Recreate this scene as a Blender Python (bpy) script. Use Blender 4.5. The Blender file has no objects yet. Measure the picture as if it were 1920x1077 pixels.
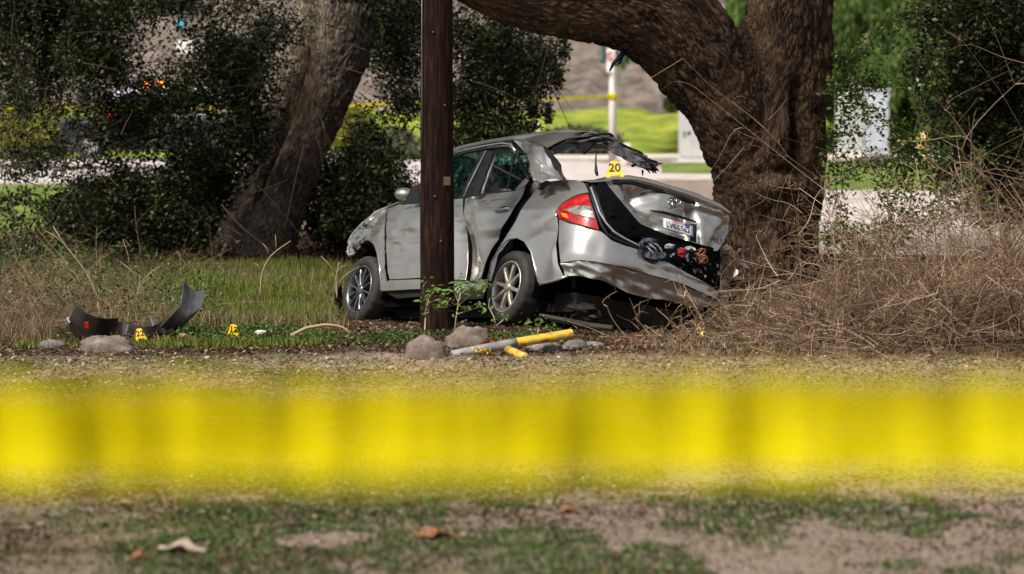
import bpy, math, random
import numpy as np
from mathutils import Vector, Matrix

random.seed(7)
RNG = np.random.default_rng(11)
C = bpy.context.scene.collection
SC = bpy.context.scene
RAD = math.radians



def solid(o, t, off=-1.0):
    """sheet thickness with a crisp edge"""
    m = o.modifiers.new('thickness', 'SOLIDIFY')
    m.thickness = t
    m.offset = off
    e = o.modifiers.new('crisp', 'EDGE_SPLIT')
    e.split_angle = math.radians(50)
    return m


# ------------------------------------------------------------------ camera
FPX = 5700.0
CAMH = 1.9
PITCH = math.atan(358.5 / FPX)
cd = bpy.data.cameras.new('camera')
cd.sensor_width = 36.0
cd.lens = 36.0 * FPX / 1920.0
cd.clip_start = 0.05
cd.clip_end = 1500
cd.dof.use_dof = True
cd.dof.focus_distance = 25.4
cd.dof.aperture_fstop = cd.lens / 1000 / 0.047
cam = bpy.data.objects.new('camera', cd)
C.objects.link(cam)
cam.location = (0, 0, CAMH)
cam.rotation_euler = (math.pi / 2 - PITCH, 0, 0)
SC.camera = cam

# ------------------------------------------------------------------ world, sun, exposure
SUN_EL, SUN_AZ = RAD(52), RAD(218)      # azimuth clockwise from +Y
w = bpy.data.worlds.new('World')
SC.world = w
w.use_nodes = True
nt = w.node_tree
nt.nodes.clear()
sky = nt.nodes.new('ShaderNodeTexSky')
sky.sky_type = 'NISHITA'
sky.sun_disc = False
sky.sun_elevation = SUN_EL
sky.sun_rotation = SUN_AZ
sky.dust_density = 3.0
sky.ozone_density = 1.0
bg = nt.nodes.new('ShaderNodeBackground')
bg.inputs['Strength'].default_value = 0.072
hs = nt.nodes.new('ShaderNodeHueSaturation')
hs.inputs['Saturation'].default_value = 0.22
ow = nt.nodes.new('ShaderNodeOutputWorld')
nt.links.new(sky.outputs[0], hs.inputs['Color'])
nt.links.new(hs.outputs[0], bg.inputs['Color'])
nt.links.new(bg.outputs[0], ow.inputs[0])
sd = bpy.data.lights.new('sun', 'SUN')
sd.energy = 4.6
sd.angle = RAD(10)
sd.color = (1.0, 0.93, 0.82)
sun = bpy.data.objects.new('sun', sd)
C.objects.link(sun)
sdir = Vector((math.sin(SUN_AZ) * math.cos(SUN_EL), math.cos(SUN_AZ) * math.cos(SUN_EL), math.sin(SUN_EL)))
sun.rotation_euler = sdir.to_track_quat('Z', 'Y').to_euler()
SC.view_settings.view_transform = 'Standard'
SC.view_settings.look = 'None'
SC.view_settings.exposure = 0.30
SC.view_settings.gamma = 1
SC.view_settings.use_curve_mapping = False
SC.render.engine = 'CYCLES'
SC.cycles.max_bounces = 6
SC.cycles.diffuse_bounces = 3
SC.cycles.glossy_bounces = 3
SC.cycles.transmission_bounces = 4
SC.cycles.transparent_max_bounces = 6

# ------------------------------------------------------------------ placing: from picture points (1920 x 1077) to metres
_c, _s = math.cos(PITCH), math.sin(PITCH)


def ray(px, py):
    x = (px - 960) / FPX
    z = -(py - 538.5) / FPX
    return np.array([x, _c + z * _s, -_s + z * _c])


def at(px, py, Y):
    r = ray(px, py)
    return np.array([0, 0, CAMH]) + r * (Y / r[1])


def gp(px, py, z=0.0):
    r = ray(px, py)
    return np.array([0, 0, CAMH]) + r * ((z - CAMH) / r[2])


def X(px, Y):
    return (px - 960) / FPX * Y * 1.0


# ------------------------------------------------------------------ vector noise
def _hash(ix, iy, iz, seed):
    h = (ix * 374761393 + iy * 668265263 + iz * 2147483647 + seed * 1274126177) & 0xFFFFFFFF
    h = ((h ^ (h >> 13)) * 1274126177) & 0xFFFFFFFF
    h = (h ^ (h >> 16)) & 0xFFFFFFFF
    return h / 4294967295.0


def vnoise(p, seed=0):
    """smooth value noise in 0..1, p is (N,3)"""
    p = np.asarray(p, float)
    i = np.floor(p).astype(np.int64)
    f = p - i
    f = f * f * (3 - 2 * f)
    out = 0
    for dx in (0, 1):
        for dy in (0, 1):
            for dz in (0, 1):
                wgt = (f[:, 0] if dx else 1 - f[:, 0]) * (f[:, 1] if dy else 1 - f[:, 1]) * (f[:, 2] if dz else 1 - f[:, 2])
                out = out + wgt * _hash(i[:, 0] + dx, i[:, 1] + dy, i[:, 2] + dz, seed)
    return out


def fbm(p, oct=4, seed=0):
    p = np.asarray(p, float)
    a, s, t = 1.0, 0, 0
    for k in range(oct):
        s = s + a * vnoise(p * (2.03 ** k), seed + k)
        t += a
        a *= 0.5
    return s / t


# ------------------------------------------------------------------ mesh helpers
def tag(o, label=None, cat=None, group=None, kind=None):
    if label: o['label'] = label
    if cat: o['category'] = cat
    if group: o['group'] = group
    if kind: o['kind'] = kind
    return o


def mesh(name, V, F, smooth=True):
    me = bpy.data.meshes.new(name)
    V = np.asarray(V, dtype=np.float32)
    if isinstance(F, np.ndarray) and F.ndim == 2:
        n = F.shape[1]
        me.vertices.add(len(V))
        me.vertices.foreach_set('co', V.ravel())
        me.loops.add(F.size)
        me.loops.foreach_set('vertex_index', F.ravel().astype(np.int32))
        me.polygons.add(len(F))
        me.polygons.foreach_set('loop_start', (np.arange(len(F)) * n).astype(np.int32))
        me.polygons.foreach_set('loop_total', np.full(len(F), n, np.int32))
        me.update(calc_edges=True)
        me.validate()
    else:
        me.from_pydata([tuple(map(float, v)) for v in V], [], [tuple(int(a) for a in f) for f in F])
        me.update()
    if smooth:
        me.polygons.foreach_set('use_smooth', [True] * len(me.polygons))
    return me


def obj(name, me, mat=None, parent=None, loc=None):
    o = bpy.data.objects.new(name, me)
    C.objects.link(o)
    if mat is not None and me is not None and not me.materials:
        me.materials.append(mat)
    if parent is not None:
        o.parent = parent
        # children hold world coordinates: undo the parent's own place
        o.matrix_parent_inverse = parent_matrix(parent).inverted()
    if loc is not None:
        o.location = loc
    return o


def parent_matrix(p):
    m = Matrix.LocRotScale(p.location, p.rotation_euler, p.scale)
    if p.parent is not None:
        m = parent_matrix(p.parent) @ p.matrix_parent_inverse @ m
    return m


def empty(name, loc, label, cat, group=None):
    o = bpy.data.objects.new(name, None)
    C.objects.link(o)
    o.location = tuple(float(v) for v in loc)
    o.empty_display_size = 0.1
    return tag(o, label, cat, group)


class MB:
    """collects simple shapes; build() links them as ONE mesh"""

    def __init__(s):
        s.V, s.F = [], []

    def add(s, V, F):
        b = len(s.V)
        s.V += [tuple(map(float, v)) for v in V]
        s.F += [tuple(int(i) + b for i in f) for f in F]
        return s

    def box(s, c, d, ax=None):
        c = np.array(c, float)
        A = np.eye(3) if ax is None else np.array(ax, float)
        V = []
        for sx in (-1, 1):
            for sy in (-1, 1):
                for sz in (-1, 1):
                    V.append(c + A[0] * sx * d[0] / 2 + A[1] * sy * d[1] / 2 + A[2] * sz * d[2] / 2)
        return s.add(V, [(0, 1, 3, 2), (4, 6, 7, 5), (0, 4, 5, 1), (2, 3, 7, 6), (0, 2, 6, 4), (1, 5, 7, 3)])

    def tube(s, pts, rad, n=8, caps=True):
        V, F = tube_arr([pts], [rad if np.ndim(rad) else [rad] * len(pts)], n)
        F = [tuple(f) for f in F]
        if caps:
            F.append(tuple(range(n - 1, -1, -1)))
            L = len(V)
            F.append(tuple(range(L - n, L)))
        return s.add(V, F)

    def build(s, name, mat, parent=None, smooth=False, bevel=0):
        o = obj(name, mesh(name, s.V, s.F, smooth), mat, parent)
        if bevel:
            m = o.modifiers.new('bevel', 'BEVEL')
            m.width = bevel
            m.segments = 2
            m.limit_method = 'ANGLE'
            m.angle_limit = RAD(40)
        return o


def tube_arr(P, R, n=3):
    """P (N,K,3) polylines, R (N,K) radii -> verts, quads"""
    P = np.asarray(P, float)
    R = np.asarray(R, float)
    N, K, _ = P.shape
    T = np.gradient(P, axis=1)
    T /= np.linalg.norm(T, axis=2, keepdims=True) + 1e-9
    ref = np.zeros_like(T)
    m = np.abs(T[:, :, 2].mean(1)) > 0.7
    ref[m] = (1.0, 0.13, 0.0)
    ref[~m] = (0.0, 0.1, 1.0)
    A = np.cross(T, ref)
    A /= np.linalg.norm(A, axis=2, keepdims=True) + 1e-9
    B = np.cross(T, A)
    ang = np.arange(n) * 2 * math.pi / n
    V = P[:, :, None, :] + R[:, :, None, None] * (A[:, :, None, :] * np.cos(ang)[None, None, :, None] + B[:, :, None, :] * np.sin(ang)[None, None, :, None])
    V = V.reshape(-1, 3)
    a = np.arange(N)[:, None, None] * K * n
    k = np.arange(K - 1)[None, :, None] * n
    j = np.arange(n)[None, None, :]
    j2 = (j + 1) % n
    F = np.stack([a + k + j, a + k + j2, a + k + n + j2, a + k + n + j], -1).reshape(-1, 4)
    return V, F


def frames(n, up=0.0, rng=RNG):
    """random orthonormal frames; up>0 biases the normal upwards"""
    nrm = rng.normal(size=(n, 3))
    nrm /= np.linalg.norm(nrm, axis=1, keepdims=True)
    nrm[:, 2] = np.abs(nrm[:, 2])
    nrm += np.array([0, 0, up])
    nrm /= np.linalg.norm(nrm, axis=1, keepdims=True)
    a = rng.normal(size=(n, 3))
    t = np.cross(nrm, a)
    t /= np.linalg.norm(t, axis=1, keepdims=True)
    return nrm, t, np.cross(nrm, t)


def leaf_arr(P, size, up=0.3, aspect=0.55, fold=0.12, rng=RNG, tdir=None):
    """one small folded leaf (4 corners) at every point"""
    n = len(P)
    nrm, t, b = frames(n, up, rng)
    if tdir is not None:
        t = t * 0.6 + tdir
        t /= np.linalg.norm(t, axis=1, keepdims=True)
        b = np.cross(nrm, t)
        b /= np.linalg.norm(b, axis=1, keepdims=True)
        nrm = np.cross(t, b)
    s = (size * np.ones(n))[:, None]
    v0 = P
    v1 = P + t * s * 0.45 + b * s * aspect * 0.5 + nrm * s * fold
    v2 = P + t * s
    v3 = P + t * s * 0.45 - b * s * aspect * 0.5 + nrm * s * fold
    V = np.stack([v0, v1, v2, v3], 1).reshape(-1, 3)
    F = np.arange(n * 4).reshape(-1, 4)
    return V, F


def blade_arr(P, h, wd, lean=0.35, rng=RNG):
    """grass blades: a bent strip of three corners plus mid (5 verts -> quad + tri as 2 quads)"""
    n = len(P)
    a = rng.uniform(0, 2 * math.pi, n)
    d = np.stack([np.cos(a), np.sin(a), np.zeros(n)], 1)
    l = rng.uniform(0, lean, n)[:, None]
    q = rng.uniform(0, 2 * math.pi, n)
    sd_ = np.stack([np.cos(q), np.sin(q), np.zeros(n)], 1) * (wd * np.ones(n))[:, None]
    h = (h * np.ones(n))[:, None]
    up = np.array([0, 0, 1.0])
    m = P + up * h * 0.55 + d * h * l * 0.35
    tp = P + up * h * (1 - 0.4 * l) + d * h * l * 1.1
    V = np.stack([P - sd_, P + sd_, m + sd_ * 0.7, m - sd_ * 0.7, tp + sd_ * 0.12, tp - sd_ * 0.12], 1).reshape(-1, 3)
    b = np.arange(n)[:, None] * 6
    F = np.concatenate([b + np.array([[0, 1, 2, 3]]), b + np.array([[3, 2, 4, 5]])], 0)
    return V, F


# ------------------------------------------------------------------ materials
MAT = {}


def ramp(nt, fac, stops):
    r = nt.nodes.new('ShaderNodeValToRGB')
    cr = r.color_ramp
    while len(cr.elements) > 1:
        cr.elements.remove(cr.elements[-1])
    for i, (p, c) in enumerate(stops):
        e = cr.elements[0] if i == 0 else cr.elements.new(p)
        e.position = p
        e.color = (c[0], c[1], c[2], 1)
    nt.links.new(fac, r.inputs[0])
    return r.outputs[0]


def base(name):
    m = bpy.data.materials.new(name)
    m.use_nodes = True
    return m, m.node_tree, m.node_tree.nodes['Principled BSDF']


def noise_mat(name, stops, scale=8, detail=5, rough=0.8, bump=0.3, bdist=0.02, coord='Object', stretch=None, metallic=0, coat=0, spec=0.4, rough2=None, bscale=None, distortion=0.0):
    m, nt, b = base(name)
    tc = nt.nodes.new('ShaderNodeTexCoord')
    src = tc.outputs[coord]
    if stretch:
        mp = nt.nodes.new('ShaderNodeMapping')
        mp.inputs['Scale'].default_value = stretch
        nt.links.new(src, mp.inputs[0])
        src = mp.outputs[0]
    n = nt.nodes.new('ShaderNodeTexNoise')
    n.inputs['Scale'].default_value = scale
    n.inputs['Detail'].default_value = detail
    n.inputs['Roughness'].default_value = 0.65
    n.inputs['Distortion'].default_value = distortion
    nt.links.new(src, n.inputs[0])
    nt.links.new(ramp(nt, n.outputs[0], stops), b.inputs['Base Color'])
    b.inputs['Roughness'].default_value = rough
    b.inputs['Metallic'].default_value = metallic
    b.inputs['Coat Weight'].default_value = coat
    b.inputs['Specular IOR Level'].default_value = spec
    if rough2 is not None:
        mr = nt.nodes.new('ShaderNodeMapRange')
        mr.inputs['To Min'].default_value = rough
        mr.inputs['To Max'].default_value = rough2
        nt.links.new(n.outputs[0], mr.inputs[0])
        nt.links.new(mr.outputs[0], b.inputs['Roughness'])
    if bump:
        n2 = n
        if bscale:
            n2 = nt.nodes.new('ShaderNodeTexNoise')
            n2.inputs['Scale'].default_value = bscale
            n2.inputs['Detail'].default_value = 6
            nt.links.new(src, n2.inputs[0])
        bp = nt.nodes.new('ShaderNodeBump')
        bp.inputs['Strength'].default_value = bump
        bp.inputs['Distance'].default_value = bdist
        nt.links.new(n2.outputs[0], bp.inputs['Height'])
        nt.links.new(bp.outputs[0], b.inputs['Normal'])
    return m


def leaf_mat(name, stops, rough=0.45, trans=0.25, spec=0.4):
    """each leaf gets its own tone out of the ramp"""
    m, nt, b = base(name)
    g = nt.nodes.new('ShaderNodeNewGeometry')
    col = ramp(nt, g.outputs['Random Per Island'], stops)
    nt.links.new(col, b.inputs['Base Color'])
    b.inputs['Roughness'].default_value = rough
    b.inputs['Specular IOR Level'].default_value = spec
    if trans:
        t = nt.nodes.new('ShaderNodeBsdfTranslucent')
        nt.links.new(col, t.inputs[0])
        mx = nt.nodes.new('ShaderNodeMixShader')
        mx.inputs[0].default_value = trans
        out = nt.nodes['Material Output']
        nt.links.new(b.outputs[0], mx.inputs[1])
        nt.links.new(t.outputs[0], mx.inputs[2])
        nt.links.new(mx.outputs[0], out.inputs[0])
    return m


def flat(name, col, rough=0.6, metallic=0, spec=0.4, emit=0, coat=0, alpha=1, trans=0):
    m, nt, b = base(name)
    n = nt.nodes.new('ShaderNodeTexNoise')
    n.inputs['Scale'].default_value = 14
    n.inputs['Detail'].default_value = 4
    c0 = tuple(v * 0.82 for v in col)
    c1 = tuple(min(1, v * 1.15) for v in col)
    nt.links.new(ramp(nt, n.outputs[0], [(0.3, c0), (0.7, c1)]), b.inputs['Base Color'])
    b.inputs['Roughness'].default_value = rough
    b.inputs['Metallic'].default_value = metallic
    b.inputs['Specular IOR Level'].default_value = spec
    b.inputs['Coat Weight'].default_value = coat
    b.inputs['Alpha'].default_value = alpha
    b.inputs['Transmission Weight'].default_value = trans
    if emit:
        b.inputs['Emission Color'].default_value = (*col, 1)
        b.inputs['Emission Strength'].default_value = emit
    return m


def bark_mat(name, dark, light, k=1.0):
    """bark that follows the wood: the vertex attribute bark holds (r cos, r sin, along)"""
    m, nt, b = base(name)
    at_ = nt.nodes.new('ShaderNodeAttribute')
    at_.attribute_name = 'bark'
    mp = nt.nodes.new('ShaderNodeMapping')
    mp.inputs['Scale'].default_value = (1, 1, 0.3)
    nt.links.new(at_.outputs['Vector'], mp.inputs[0])
    n0 = nt.nodes.new('ShaderNodeTexNoise')
    n0.inputs['Scale'].default_value = 5 * k
    n0.inputs['Detail'].default_value = 3
    mixv = nt.nodes.new('ShaderNodeVectorMath')
    mixv.operation = 'MULTIPLY_ADD'
    mixv.inputs[1].default_value = (0.12, 0.12, 0.12)
    nt.links.new(mp.outputs[0], n0.inputs[0])
    nt.links.new(n0.outputs['Color'], mixv.inputs[0])
    nt.links.new(mp.outputs[0], mixv.inputs[2])
    vo = nt.nodes.new('ShaderNodeTexNoise')
    vo.inputs['Scale'].default_value = 27 * k
    vo.inputs['Detail'].default_value = 4
    vo.inputs['Distortion'].default_value = 0.25
    nt.links.new(mixv.outputs[0], vo.inputs[0])
    vs = nt.nodes.new('ShaderNodeMath')
    vs.operation = 'SUBTRACT'
    vs.inputs[1].default_value = 0.5
    nt.links.new(vo.outputs[0], vs.inputs[0])
    va = nt.nodes.new('ShaderNodeMath')
    va.operation = 'ABSOLUTE'
    nt.links.new(vs.outputs[0], va.inputs[0])
    n1 = nt.nodes.new('ShaderNodeTexNoise')
    n1.inputs['Scale'].default_value = 48 * k
    n1.inputs['Detail'].default_value = 8
    n1.inputs['Roughness'].default_value = 0.7
    nt.links.new(mixv.outputs[0], n1.inputs[0])
    n2 = nt.nodes.new('ShaderNodeTexNoise')
    n2.inputs['Scale'].default_value = 2.2
    n2.inputs['Detail'].default_value = 4
    nt.links.new(at_.outputs['Vector'], n2.inputs[0])
    mr = nt.nodes.new('ShaderNodeMapRange')
    mr.inputs['From Max'].default_value = 0.13
    nt.links.new(va.outputs[0], mr.inputs[0])
    mu = nt.nodes.new('ShaderNodeMath')
    mu.operation = 'MULTIPLY'
    nt.links.new(mr.outputs[0], mu.inputs[0])
    nt.links.new(n1.outputs[0], mu.inputs[1])
    ad = nt.nodes.new('ShaderNodeMath')
    ad.operation = 'ADD'
    nt.links.new(mu.outputs[0], ad.inputs[0])
    sc = nt.nodes.new('ShaderNodeMath')
    sc.operation = 'MULTIPLY_ADD'
    sc.inputs[1].default_value = 0.9
    sc.inputs[2].default_value = -0.40
    nt.links.new(n2.outputs[0], sc.inputs[0])
    nt.links.new(sc.outputs[0], ad.inputs[1])
    mid = tuple((a + c) / 2 * 0.9 for a, c in zip(dark, light))
    nt.links.new(ramp(nt, ad.outputs[0], [(0.05, dark), (0.4, mid), (0.85, light)]), b.inputs['Base Color'])
    b.inputs['Roughness'].default_value = 0.9
    b.inputs['Specular IOR Level'].default_value = 0.15
    bp = nt.nodes.new('ShaderNodeBump')
    bp.inputs['Strength'].default_value = 0.9
    bp.inputs['Distance'].default_value = 0.03
    nt.links.new(mu.outputs[0], bp.inputs['Height'])
    nt.links.new(bp.outputs[0], b.inputs['Normal'])
    return m


M = MAT
# dirt lot: pale pinkish dirt with mossy green patches, lusher on the left
def ground_mat():
    m, nt, b = base('dirt_lot')
    tc = nt.nodes.new('ShaderNodeTexCoord')
    O = tc.outputs['Object']
    def N(s, d=6, r=0.65):
        n = nt.nodes.new('ShaderNodeTexNoise')
        n.inputs['Scale'].default_value = s
        n.inputs['Detail'].default_value = d
        n.inputs['Roughness'].default_value = r
        nt.links.new(O, n.inputs[0])
        return n
    fine = N(38, 8, 0.75)
    dirt = ramp(nt, fine.outputs[0], [(0.25, (0.05, 0.035, 0.025)), (0.42, (0.20, 0.15, 0.115)), (0.58, (0.38, 0.30, 0.245)), (0.78, (0.60, 0.50, 0.43))])
    moss = ramp(nt, fine.outputs[0], [(0.3, (0.03, 0.035, 0.01)), (0.55, (0.12, 0.13, 0.035)), (0.75, (0.27, 0.24, 0.13))])
    patch = N(0.9, 7, 0.7)
    sx = nt.nodes.new('ShaderNodeSeparateXYZ')
    nt.links.new(O, sx.inputs[0])
    ma = nt.nodes.new('ShaderNodeMath')
    ma.operation = 'MULTIPLY_ADD'
    ma.inputs[1].default_value = -0.035
    nt.links.new(sx.outputs[0], ma.inputs[0])
    nt.links.new(patch.outputs[0], ma.inputs[2])
    mr = nt.nodes.new('ShaderNodeMapRange')
    mr.inputs['From Min'].default_value = 0.50
    mr.inputs['From Max'].default_value = 0.66
    nt.links.new(ma.outputs[0], mr.inputs[0])
    mx = nt.nodes.new('ShaderNodeMix')
    mx.data_type = 'RGBA'
    nt.links.new(mr.outputs[0], mx.inputs[0])
    nt.links.new(dirt, mx.inputs[6])
    nt.links.new(moss, mx.inputs[7])
    # litter strip beyond 21.6 m: dark brown humus
    edge = N(1.6, 4)
    ey = nt.nodes.new('ShaderNodeMath')
    ey.operation = 'MULTIPLY_ADD'
    ey.inputs[1].default_value = 1.6
    nt.links.new(edge.outputs[0], ey.inputs[0])
    nt.links.new(sx.outputs[1], ey.inputs[2])
    m2 = nt.nodes.new('ShaderNodeMapRange')
    m2.inputs['From Min'].default_value = 22.5
    m2.inputs['From Max'].default_value = 23.1
    nt.links.new(ey.outputs[0], m2.inputs[0])
    humus = ramp(nt, fine.outputs[0], [(0.3, (0.015, 0.01, 0.007)), (0.5, (0.06, 0.038, 0.026)), (0.72, (0.17, 0.11, 0.08))])
    mx2 = nt.nodes.new('ShaderNodeMix')
    mx2.data_type = 'RGBA'
    nt.links.new(m2.outputs[0], mx2.inputs[0])
    nt.links.new(mx.outputs[2], mx2.inputs[6])
    nt.links.new(humus, mx2.inputs[7])
    nt.links.new(mx2.outputs[2], b.inputs['Base Color'])
    b.inputs['Roughness'].default_value = 0.95
    b.inputs['Specular IOR Level'].default_value = 0.1
    bp = nt.nodes.new('ShaderNodeBump')
    bp.inputs['Strength'].default_value = 0.8
    bp.inputs['Distance'].default_value = 0.03
    nt.links.new(fine.outputs[0], bp.inputs['Height'])
    nt.links.new(bp.outputs[0], b.inputs['Normal'])
    return m


M['ground'] = ground_mat()
M['pale_road'] = noise_mat('pale_road', [(0.3, (0.30, 0.25, 0.24)), (0.5, (0.52, 0.46, 0.45)), (0.7, (0.66, 0.6, 0.6))], 1.3, 8, 0.9, 0.4, 0.03)
M['concrete'] = noise_mat('concrete', [(0.3, (0.55, 0.5, 0.47)), (0.7, (0.75, 0.7, 0.67))], 3, 5, 0.85)
M['shoulder'] = noise_mat('shoulder_dirt', [(0.35, (0.10, 0.07, 0.055)), (0.5, (0.24, 0.18, 0.15)), (0.65, (0.42, 0.34, 0.30))], 3.5, 7, 0.95, 0.5, 0.05)
M['lawn'] = noise_mat('lawn', [(0.28, (0.04, 0.07, 0.01)), (0.5, (0.12, 0.19, 0.025)), (0.72, (0.26, 0.30, 0.06))], 0.55, 8, 0.9, 0.6, 0.15, bscale=9)
M['bank'] = noise_mat('bank_grass', [(0.3, (0.07, 0.11, 0.01)), (0.45, (0.18, 0.24, 0.02)), (0.6, (0.32, 0.36, 0.04)), (0.75, (0.42, 0.38, 0.12))], 0.6, 8, 0.9, 0.7, 0.25, stretch=(1, 1, 3), bscale=6)
M['hill'] = noise_mat('brush_hill', [(0.28, (0.04, 0.028, 0.026)), (0.45, (0.125, 0.10, 0.088)), (0.56, (0.21, 0.172, 0.15)), (0.75, (0.32, 0.26, 0.205))], 1.1, 10, 0.95, 0.8, 0.5, stretch=(1, 1, 0.45))
M['oak_bark'] = bark_mat('oak_bark', (0.014, 0.009, 0.006), (0.20, 0.125, 0.078))
M['grey_bark'] = bark_mat('grey_bark', (0.06, 0.05, 0.04), (0.62, 0.51, 0.40), 1.2)
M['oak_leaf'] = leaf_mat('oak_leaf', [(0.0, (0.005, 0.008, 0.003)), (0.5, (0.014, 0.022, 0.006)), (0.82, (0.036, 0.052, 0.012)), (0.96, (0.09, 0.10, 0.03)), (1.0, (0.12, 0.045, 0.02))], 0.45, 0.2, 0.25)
M['oak_leaf_light'] = leaf_mat('oak_leaf_light', [(0.0, (0.02, 0.04, 0.008)), (0.5, (0.06, 0.11, 0.02)), (0.9, (0.13, 0.17, 0.03)), (1.0, (0.17, 0.12, 0.04))], 0.45, 0.3)
M['weeping_leaf'] = leaf_mat('weeping_leaf', [(0.0, (0.03, 0.075, 0.015)), (0.5, (0.09, 0.17, 0.035)), (1.0, (0.24, 0.32, 0.08))], 0.6, 0.4)
M['shrub_leaf'] = leaf_mat('shrub_leaf', [(0.0, (0.06, 0.08, 0.04)), (0.6, (0.14, 0.17, 0.09)), (1.0, (0.24, 0.25, 0.15))], 0.7, 0.3)
M['orange_twig'] = leaf_mat('orange_twig', [(0.0, (0.14, 0.08, 0.05)), (1.0, (0.34, 0.2, 0.1))], 0.8, 0.2)
M['yellow_leaf'] = leaf_mat('yellow_leaf', [(0.0, (0.16, 0.18, 0.03)), (1.0, (0.4, 0.4, 0.08))], 0.7, 0.35)
M['sapling_leaf'] = leaf_mat('sapling_leaf', [(0.0, (0.08, 0.16, 0.03)), (1.0, (0.2, 0.34, 0.07))], 0.45, 0.4)
M['grass'] = leaf_mat('grass', [(0.0, (0.045, 0.07, 0.008)), (0.45, (0.12, 0.18, 0.018)), (0.8, (0.22, 0.28, 0.035)), (1.0, (0.36, 0.30, 0.14))], 0.6, 0.35, 0.2)
M['low_weed'] = leaf_mat('low_weed', [(0.0, (0.02, 0.045, 0.008)), (0.6, (0.055, 0.11, 0.02)), (1.0, (0.13, 0.2, 0.05))], 0.5, 0.3)
M['dry_grass'] = leaf_mat('dry_grass', [(0.0, (0.08, 0.055, 0.03)), (0.5, (0.2, 0.145, 0.085)), (1.0, (0.38, 0.29, 0.19))], 0.8, 0.3, 0.2)
M['litter'] = leaf_mat('leaf_litter', [(0.0, (0.022, 0.013, 0.008)), (0.5, (0.075, 0.046, 0.027)), (0.85, (0.17, 0.115, 0.07)), (1.0, (0.33, 0.24, 0.16))], 0.8, 0.1, 0.2)
M['debris_bits'] = leaf_mat('debris_bits', [(0.0, (0.04, 0.026, 0.018)), (0.5, (0.15, 0.10, 0.07)), (0.85, (0.32, 0.24, 0.18)), (1.0, (0.46, 0.38, 0.3))], 0.85, 0.0, 0.2)
M['twig'] = leaf_mat('dry_twig', [(0.0, (0.05, 0.03, 0.018)), (0.5, (0.19, 0.122, 0.078)), (0.85, (0.34, 0.235, 0.155)), (1.0, (0.52, 0.39, 0.28))], 0.85, 0.0, 0.2)
M['twig_dark'] = leaf_mat('dark_twig', [(0.0, (0.02, 0.014, 0.01)), (0.7, (0.06, 0.042, 0.03)), (1.0, (0.13, 0.095, 0.07))], 0.85, 0.0, 0.2)
M['stalk'] = flat('pale_stalk', (0.33, 0.25, 0.17), 0.8)
M['dead_leaf'] = noise_mat('dead_leaf', [(0.3, (0.18, 0.11, 0.06)), (0.7, (0.38, 0.26, 0.17))], 12, 4, 0.7, 0.3, 0.004)
M['rust_leaf'] = noise_mat('rust_leaf', [(0.3, (0.15, 0.055, 0.025)), (0.7, (0.36, 0.16, 0.075))], 12, 4, 0.7, 0.3, 0.004)
M['white_leaf'] = noise_mat('bleached_leaf', [(0.3, (0.22, 0.165, 0.125)), (0.7, (0.46, 0.375, 0.30))], 12, 4, 0.7, 0.3, 0.004)
M['rock'] = noise_mat('rock', [(0.3, (0.06, 0.046, 0.038)), (0.5, (0.16, 0.125, 0.105)), (0.72, (0.29, 0.24, 0.21))], 9, 9, 0.9, 0.7, 0.03)
M['rock_grey'] = noise_mat('rock_grey', [(0.3, (0.07, 0.065, 0.06)), (0.5, (0.15, 0.14, 0.13)), (0.72, (0.28, 0.26, 0.25))], 9, 9, 0.9, 0.7, 0.03)


def paint_mat():
    m, nt, b = base('silver_paint')
    tc = nt.nodes.new('ShaderNodeTexCoord')
    n = nt.nodes.new('ShaderNodeTexNoise')
    n.inputs['Scale'].default_value = 2.6
    n.inputs['Detail'].default_value = 4
    n.inputs['Roughness'].default_value = 0.5
    nt.links.new(tc.outputs['Object'], n.inputs[0])
    nt.links.new(ramp(nt, n.outputs[0], [(0.3, (0.50, 0.49, 0.475)), (0.55, (0.60, 0.59, 0.575)), (0.8, (0.50, 0.48, 0.455))]), b.inputs['Base Color'])
    b.inputs['Metallic'].default_value = 0.85
    b.inputs['Coat Weight'].default_value = 0.6
    b.inputs['Coat Roughness'].default_value = 0.08
    mr = nt.nodes.new('ShaderNodeMapRange')
    mr.inputs['To Min'].default_value = 0.20
    mr.inputs['To Max'].default_value = 0.34
    nt.links.new(n.outputs[0], mr.inputs[0])
    nt.links.new(mr.outputs[0], b.inputs['Roughness'])
    # sheet metal that is no longer flat
    n2 = nt.nodes.new('ShaderNodeTexNoise')
    n2.inputs['Scale'].default_value = 4
    n2.inputs['Detail'].default_value = 0
    nt.links.new(tc.outputs['Object'], n2.inputs[0])
    bp = nt.nodes.new('ShaderNodeBump')
    bp.inputs['Strength'].default_value = 0.2
    bp.inputs['Distance'].default_value = 0.03
    nt.links.new(n2.outputs[0], bp.inputs['Height'])
    nt.links.new(bp.outputs[0], b.inputs['Normal'])
    return m


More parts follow.
